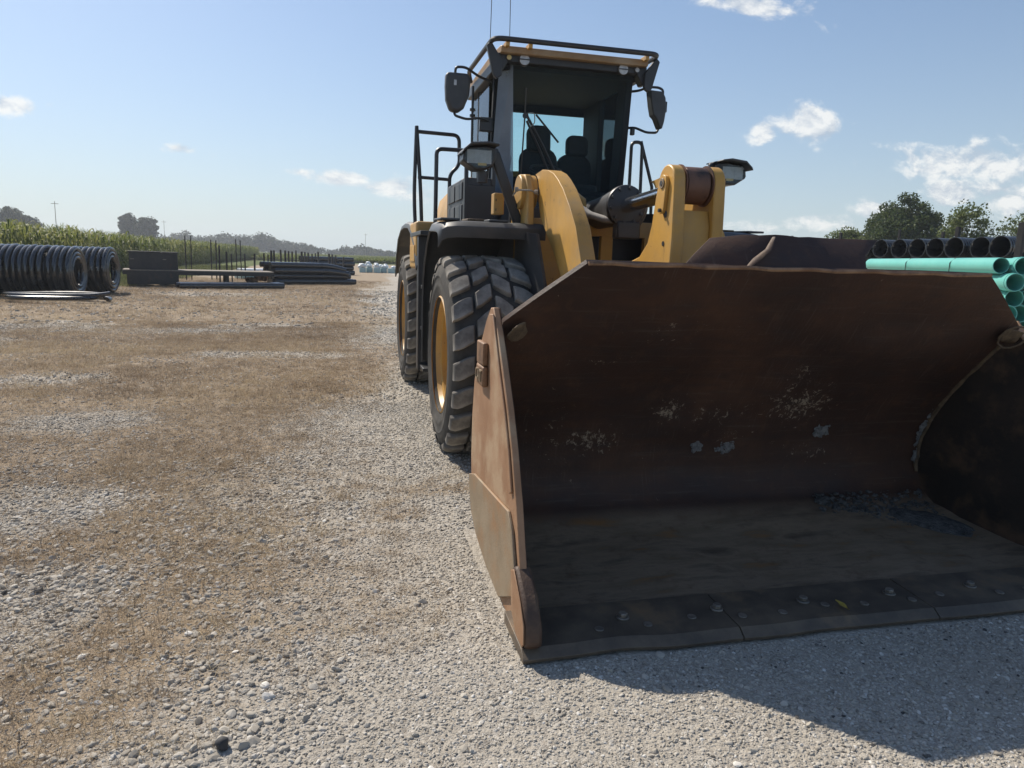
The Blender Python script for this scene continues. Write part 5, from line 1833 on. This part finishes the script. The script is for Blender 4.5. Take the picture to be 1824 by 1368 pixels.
tbox(MB(), 1.93, 1.99, 0.18, 0.248, 0.72, 1.30).build('corner_bar', MT['steel_dark'], cr_)

# ------------------------------------------------------------------ left: stacks of black pipe with stakes


def long_pipe(p, q, r, label, group, sag=0.0, name='pipe_length', bands=3, mat='pipe_black'):
    p, q = Vector(p), Vector(q)
    mid = (p + q) / 2
    t = thing(name, label, 'pipe', (mid.x, mid.y, max(0, min(p.z, q.z) - r)), group)
    k = 12
    pts = [p.lerp(q, i / k) - Vector((0, 0, sag * max(0, (i / k - 0.68) / 0.32) ** 1.6)) for i in range(k + 1)]
    MB().tube(pts, r, 12).build('wall', MT[mat], t)
    for b in range(bands):
        f_ = (b + 1) / (bands + 1)
        i = int(f_ * k)
        d_ = (pts[i + 1] - pts[i]).normalized()
        MB().cyl(pts[i], r * 1.10, 0, 0.07, d_, 12).build('coupling', MT[mat], t)
    return t


SX = Vector((0.90, 0.42, 0)).normalized()
SY = Vector((-SX.y, SX.x, 0))
gA = 'black pipes in the low front stack'
a0 = Vector((-6.15, 31.9, 0))
for k in range(4):
    o_ = a0 + SY * (0.27 * k) + SX * (0.12 * (k % 2))
    z = 0.13
    nm_ = ('nearest', 'second nearest', 'third nearest', 'farthest')[k]
    long_pipe((o_.x, o_.y, z), (o_.x + SX.x * 4.3, o_.y + SX.y * 4.3, z), 0.128, '%s of the black pipes laid on grass in front of the trailer' % nm_, gA)
b0 = Vector((-2.9, 38.0, 0))
gB = 'black pipes in the staked stack'
lay = [(6, 0.0, 0.15, 0.0), (6, 0.05, 0.42, 0.0), (5, -0.1, 0.69, 0.28), (5, -0.2, 0.96, 0.42)]
names_l = ['bottom', 'second', 'third', 'fourth', 'top']
names_k = ['nearest', 'second nearest', 'third', 'fourth', 'fifth', 'farthest']
for li, (n_, so_, z, sg) in enumerate(lay):
    for k in range(n_):
        o_ = b0 + SY * (0.275 * k + 0.1375 * (li % 2)) + SX * (so_ + random.uniform(-0.15, 0.15))
        L_ = 4.2 - 0.12 * li + random.uniform(-0.2, 0.2)
        long_pipe((o_.x, o_.y, z), (o_.x + SX.x * L_, o_.y + SX.y * L_, z), 0.135,
                  '%s pipe in the %s layer of the staked black pipe stack' % (names_k[k], names_l[li]), gB, sag=sg * (0.5 + 0.15 * k) if li > 1 else 0.0, bands=2)
gS = 'dark stakes standing round the pipe stacks'


def stake(px_, py_top, Y, w, label, zb=0.0):
    v = RW @ Vector((px_ - 912.0, py_top - 684.0, 1294.0))
    t_ = Y / v.y
    x, z = v.x * t_, EYE + v.z * t_
    ob = MB().obox((x, Y, z / 2), (w, w, z), Euler((random.uniform(-0.015, 0.015), random.uniform(-0.015, 0.015), random.uniform(0, 0.6)))).build('stake', MT['wood_dark'], None, org=(x, Y, 0), bevel=0.004)
    tag(ob, label, 'stake', gS)


sk = [(329, 420, 41, .05), (339, 420, 41, .05), (375, 427, 42, .05), (384, 428, 42, .05), (390, 437, 38, .07), (420, 426, 44, .05), (428, 428, 44, .05), (403, 448, 40, .07), (412, 452, 40, .06),
      (436, 452, 42, .07), (453, 452, 42, .09), (470, 451, 43, .07), (477, 453, 43, .07), (483, 446, 42, .09), (488, 446, 42, .1), (500, 445, 45, .09), (508, 446, 45, .1), (514, 447, 46, .08), (520, 448, 46, .08), (527, 446, 46, .08),
      (537, 448, 47, .1), (543, 449, 47, .09), (549, 450, 47, .1), (556, 452, 48, .08), (562, 451, 48, .08), (567, 449, 48, .09), (586, 452, 50, .1), (592, 453, 50, .09), (598, 455, 51, .08), (612, 458, 52, .1)]
sk.sort()
for i, s_ in enumerate(sk):
    stake(*s_, '%s dark upright stake counted from the left among the pipe stacks' % (ordn[i] if i < 12 else '%dth' % (i + 1) if (i + 1) % 10 not in (1, 2, 3) else {1: '%dst', 2: '%dnd', 3: '%drd'}[(i + 1) % 10] % (i + 1)))
# pipe stack behind, paler bundles and the dark far stack
gC = 'pale pipes behind the staked stack'
for k in range(5):
    o_ = Vector((-5.2, 44.2, 0)) + SY * 0.3 * k
    long_pipe((o_.x, o_.y, 0.16), (o_.x + SX.x * 6.0, o_.y + SX.y * 6.0, 0.16), 0.15, '%s pale grey pipe on the ground behind the stakes' % names_k[k], gC, mat='paleteal', bands=2)
for k in range(4):
    o_ = Vector((-5.2, 44.35, 0)) + SY * 0.3 * k
    long_pipe((o_.x, o_.y, 0.44), (o_.x + SX.x * 5.2, o_.y + SX.y * 5.2, 0.44), 0.15, '%s pale pipe in the upper layer behind the stakes' % names_k[k], gC, mat='white', bands=2)
gD = 'black pipes in the far stack'
for li in range(4):
    for k in range(5):
        o_ = Vector((-2.0, 56.0, 0)) + SY * (0.34 * k + 0.17 * (li % 2))
        long_pipe((o_.x, o_.y, 0.17 + 0.33 * li), (o_.x + SX.x * 3.7, o_.y + SX.y * 3.7, 0.17 + 0.33 * li), 0.165, '%s pipe, %s layer of the far black stack by the white bundles' % (names_k[k], names_l[li]), gD, bands=1)
# pallet with an orange bundle on the stack's left end
pb = Vector((-3.55, 36.2, 0))
pl = thing('fittings_pallet', 'wooden pallet heaped with rusty orange pipe fittings between the stacks', 'pallet', pb)
for k in range(5):
    MB().obox(pb + Vector((0, -0.4 + 0.2 * k, 0.13)), (1.1, 0.12, 0.025), (0, 0, 0.3)).build('board', MT['wood'], pl)
for k in range(3):
    MB().obox(pb + Vector((-0.45 + 0.45 * k, 0, 0.06)), (0.09, 0.95, 0.115), (0, 0, 0.3)).build('runner', MT['wood'], pl)
for k in range(9):
    c_ = pb + Vector((random.uniform(-0.42, 0.42), random.uniform(-0.35, 0.35), 0.26 + 0.10 * (k % 4)))
    MB().lathe([(0.10, -0.12), (0.13, -0.12), (0.13, 0.12), (0.10, 0.12), (0.10, -0.12)], c_, (random.uniform(-1, 1), random.uniform(-1, 1), 0.2), 14).build('fitting', MT['rust_edge'], pl)
# white wrapped bundles far down the track
gW = 'white wrapped bundles at the end of the yard'
wl_ = ['leftmost', 'second from left', 'third from left', 'fourth from left', 'fifth from left', 'rightmost']
for k in range(6):
    c_ = Vector((2.3 + 0.62 * k, 66.5 + 0.5 * (k % 2), 0))
    rb_ = random.Random(900 + k)
    b_ = thing('wrapped_bundle', '%s white wrapped bundle at the far end of the gravel track' % wl_[k], 'bundle', c_, gW)
    MB().box(c_.x - 0.28, c_.x + 0.28, c_.y - 0.4, c_.y + 0.4, 0.0, 0.42).build('crate', MT['paleteal'], b_, bevel=0.03)
    for j in range(9 if k < 4 else 2):
        v, f = ico(2)
        rr = 0.15 + 0.09 * rb_.random()
        bo_ = (rb_.uniform(-0.25, 0.25), rb_.uniform(-0.3, 0.3), 0.48 + (0.42 - 0.13 * abs(k - 1.5)) * rb_.random() * (k < 4))
        MB().add([(c_.x + q[0] * rr + bo_[0], c_.y + q[1] * rr + bo_[1], bo_[2] + q[2] * rr * 0.75) for q in v], f).build('bag', MT['white'], b_, smooth=60)

# ------------------------------------------------------------------ right: green sewer pipe stack
GA = Vector((0.347, 0.938, 0)).normalized()
GP = Vector((0.938, -0.347, 0)).normalized()
G0 = Vector((11.04, 10.28, 0))
RG = 0.136
LG = 6.1


def green_mesh(bell):
    pr = [(RG - 0.012, 0.0), (RG - 0.012, LG), (RG, LG), (RG, 0.0), (RG - 0.012, 0.0)]
    if bell:
        b = RG + 0.016
        pr = [(RG - 0.012, 0.30), (RG - 0.012, LG), (RG, LG), (RG, 0.34), (b, 0.27), (b, 0.10), (b + 0.007, 0.095), (b + 0.007, 0.055), (b, 0.05), (b, 0.0), (b - 0.013, 0.0), (b - 0.013, 0.25), (RG - 0.012, 0.30)]
    mb = MB().lathe(pr, (0, 0, 0), GA, 28)
    return mb.build('pipe', MT['pipe_green'], None, org=(0, 0, 0), smooth=30)


g_plain, g_bell = green_mesh(False), green_mesh(True)
gG = 'green pipes in the stack'
first = {0: g_plain, 1: g_bell}
used = {0: False, 1: False}
special = {(6, 0): 'top left green pipe with a plain cut end in the stack', (6, 1): 'belled green pipe beside the plain-ended one on top of the stack', (5, 0): 'belled green pipe just under the top left one',
           (4, 0): 'belled green pipe in the third layer down, in shade', (3, 0): 'belled green pipe in the fourth layer down beside the bucket edge', (2, 0): 'sunlit green pipe low in the stack at the bucket corner'}
axo = {(6, 0): 0.0, (6, 1): -0.12, (5, 0): -0.28, (4, 0): -0.05, (3, 0): -0.12, (2, 0): -0.6}
for li in range(7):
    for k in range(6):
        bell = 0 if (li, k) == (6, 0) else int((li + k) % 2 == 0 or (li, k) in special)
        z = RG + 0.022 + 0.2715 * li
        shift = {6: 0.0, 5: 0.12, 4: 0.26, 3: 0.16, 2: 0.0, 1: 0.15, 0: 0.0}[li]
        o_ = G0 + GP * (shift + 0.305 * k) + GA * (axo.get((li, k), random.uniform(-0.15, 0.25)))
        if used[bell]:
            ob = share('green_pipe', first[bell], None, (o_.x, o_.y, z))
        else:
            ob = first[bell]
            ob.name = 'green_pipe'
            ob.location = (o_.x, o_.y, z)
            used[bell] = True
        tag(ob, special.get((li, k), '%s green pipe from the left in the %s layer above the ground' % (ordn[k], ordn[li])), 'pipe', gG)
for (d_, lb_) in ((1.55, 'nearer dark strap round the green pipe stack'), (3.6, 'farther dark strap round the green pipe stack')):
    q0, q1 = G0 + GP * (-RG - 0.006) + GA * d_, G0 + GP * (1.9) + GA * d_
    zt = 2 * RG + 0.022 + 0.2715 * 6 + 0.006
    ob = MB().tube([(q0.x, q0.y, 0.03), (q0.x, q0.y, zt - 0.10), (q0.x + GP.x * 0.10, q0.y + GP.y * 0.10, zt), (q1.x, q1.y, zt), (q1.x, q1.y, 0.03)], 0.008, 6).build('strap', MT['blackp'], None, org=(q0.x, q0.y, 0))
    tag(ob, lb_, 'strap', 'straps on the green stack')
for j, d_ in enumerate((0.9, 4.6)):
    q = G0 + GP * 0.8 + GA * d_
    ob = MB().obox((q.x, q.y, 0.008), (2.2, 0.1, 0.018), Euler((0, 0, math.atan2(GP.y, GP.x)))).build('dunnage_board', MT['wood'], None, org=(q.x, q.y, 0))
    tag(ob, ('nearer' if j == 0 else 'farther') + ' wooden board under the green pipe stack', 'board')

# ------------------------------------------------------------------ right: big black corrugated pipes
KA = Vector((0.99, 0.14, 0)).normalized()
RB = 0.305


def corr_mesh(L_=6.0):
    pr = []
    nrib = 60
    st_ = L_ / nrib
    for i in range(nrib):
        pr += [(RB, i * st_), (RB, i * st_ + st_ * 0.5), (RB - 0.035, i * st_ + st_ * 0.62), (RB - 0.035, i * st_ + st_ * 0.88)]
    pr += [(RB, L_), (RB - 0.045, L_), (RB - 0.045, 0.05), (RB - 0.018, 0.0), (RB, 0.0)]
    return MB().lathe(pr, (0, 0, 0), KA, 26).build('corrugated_pipe', MT['pipe_black'], None, org=(0, 0, 0), smooth=30)


src = corr_mesh()
gK = 'big black corrugated pipes stacked on the right'
used_k = False
cnt = 0
for k in range(22):
    ye = 16.2 + 0.82 * k
    xe = 17.35 + 0.05 * k - (0.16 * max(0, k - 12))
    for li in range(4):
        z = RB + 0.05 + 0.665 * li
        if li < 2 and k > 10:
            continue
        if li == 3:
            cnt += 1
            if k < 9:
                lb = 'open-ended black corrugated pipe, %s from the right in the top row behind the green stack' % ordn[k]
            else:
                lb = '%s black corrugated pipe from the right along the top row, half hidden behind the bucket' % (ordn[k] if k < 12 else '%dth' % (k + 1) if k + 1 not in (21, 22, 23) else {21: '21st', 22: '22nd', 23: '23rd'}[k + 1])
        else:
            lb = '%s black corrugated pipe from the right in the %s row from the ground' % (ordn[k] if k < 12 else '%dth' % (k + 1) if k + 1 not in (21, 22, 23) else {21: '21st', 22: '22nd', 23: '23rd'}[k + 1], ('bottom', 'second', 'third')[li])
        jit = random.uniform(-0.10, 0.10)
        zz = z + (0.02 * math.sin(k) if li == 3 else 0) + (0.012 * max(0, k - 10) if li == 3 else 0)
        loc = (xe + KA.x * jit, ye + KA.y * jit, z)
        if used_k:
            ob = share('corrugated_pipe', src, None, loc)
        else:
            ob = src
            ob.location = loc
            used_k = True
        tag(ob, lb, 'pipe', gK)
for li in range(4):
    for j, d_ in enumerate((0.6, 4.8)):
        p0 = Vector((17.35, 15.9, 0)) + KA * d_
        p1 = Vector((18.5, 33.4 if li > 1 else 24.0, 0)) + KA * d_
        zc = 0.022 + 0.665 * li
        dv = (p1 - p0)
        ob = MB().obox(((p0.x + p1.x) / 2, (p0.y + p1.y) / 2, zc), (dv.length, 0.10, 0.042), Euler((0, 0, math.atan2(dv.y, dv.x)))).build('dunnage_board', MT['wood'], None, org=((p0.x + p1.x) / 2, (p0.y + p1.y) / 2, zc))
        tag(ob, '%s board under the %s row of black corrugated pipes' % (('front', 'back')[j], ('bottom', 'second', 'third', 'top')[li]), 'board')
for (px_, py_, Y, w, lb_) in ((1411, 420, 30, .07, 'short post left of the trees above the bucket lip'), (1476, 425, 29, .07, 'shortest post above the bucket lip'), (1498, 414, 27, .10, 'post just left of the low broad tree'), (1603, 409, 24, .08, 'post in front of the largest right-hand tree'),
                              (1680, 413, 22, .09, 'post with a pale board right of the largest tree'), (1707, 404, 20.5, .12, 'thick post left of the thin-leaved tree'), (1822, 396, 15.2, .14, 'post at the right picture edge beside the black pipes')):
    v = RW @ Vector((px_ - 912.0, py_ - 684.0, 1294.0))
    t_ = Y / v.y
    x, z = v.x * t_, EYE + v.z * t_
    ob = MB().obox((x, Y, z / 2), (w, w, z), Euler((0, 0.01, 0.3))).build('stack_post', MT['wood_dark'], None, org=(x, Y, 0), bevel=0.006)
    tag(ob, lb_, 'post', 'posts holding the black pipes')

# ------------------------------------------------------------------ small single things in the foreground
v, f = ico(3)
r_ = np.random.default_rng(3)
vv_ = v.copy()
for q in r_.normal(size=(8, 3)):
    q = q / np.linalg.norm(q)
    t_ = vv_ @ q
    vv_ = vv_ - np.where(t_ > 0.72, t_ - 0.72, 0)[:, None] * q
rk = MB().add([(-0.385 + p[0] * 0.026, 2.345 + p[1] * 0.024, 0.016 + p[2] * 0.026) for p in vv_], f).build('rock', MT['rock'], None, org=(-0.385, 2.345, 0), smooth=50)
tag(rk, 'single dark rounded stone at the bottom edge of the gravel', 'stone')
lf = MB().grid([[(2.33 + 0.018 * a * (1 - abs(t) ** 1.5), 2.765 + 0.045 * t + 0.008 * a, 0.070 + 0.006 * a * a) for a in (-1, 0, 1)] for t in (-1, -0.6, 0, 0.6, 1)]).build('fallen_leaf', MT['dead_leaf'], None, org=(2.33, 2.765, 0.06))
tag(lf, 'small yellow fallen leaf lying on the bucket cutting edge', 'leaf')


# ------------------------------------------------------------------ summer haze over the fields
hz_m = bpy.data.materials.new('haze')
hz_m.use_nodes = True
hn = hz_m.node_tree
hn.nodes.clear()
ho = hn.nodes.new('ShaderNodeOutputMaterial')
pv = hn.nodes.new('ShaderNodeVolumePrincipled')
pv.inputs['Color'].default_value = (0.86, 0.92, 1.0, 1)
pv.inputs['Density'].default_value = 0.0006
pv.inputs['Anisotropy'].default_value = 0.35
hn.links.new(pv.outputs[0], ho.inputs['Volume'])
hb = MB().box(-700, 700, -80, 700, -1.0, 16.5).build('haze', hz_m, None, smooth=0)
hb['kind'] = 'stuff'
hb['label'] = 'pale summer haze in the air over the fields'
hb['category'] = 'haze'
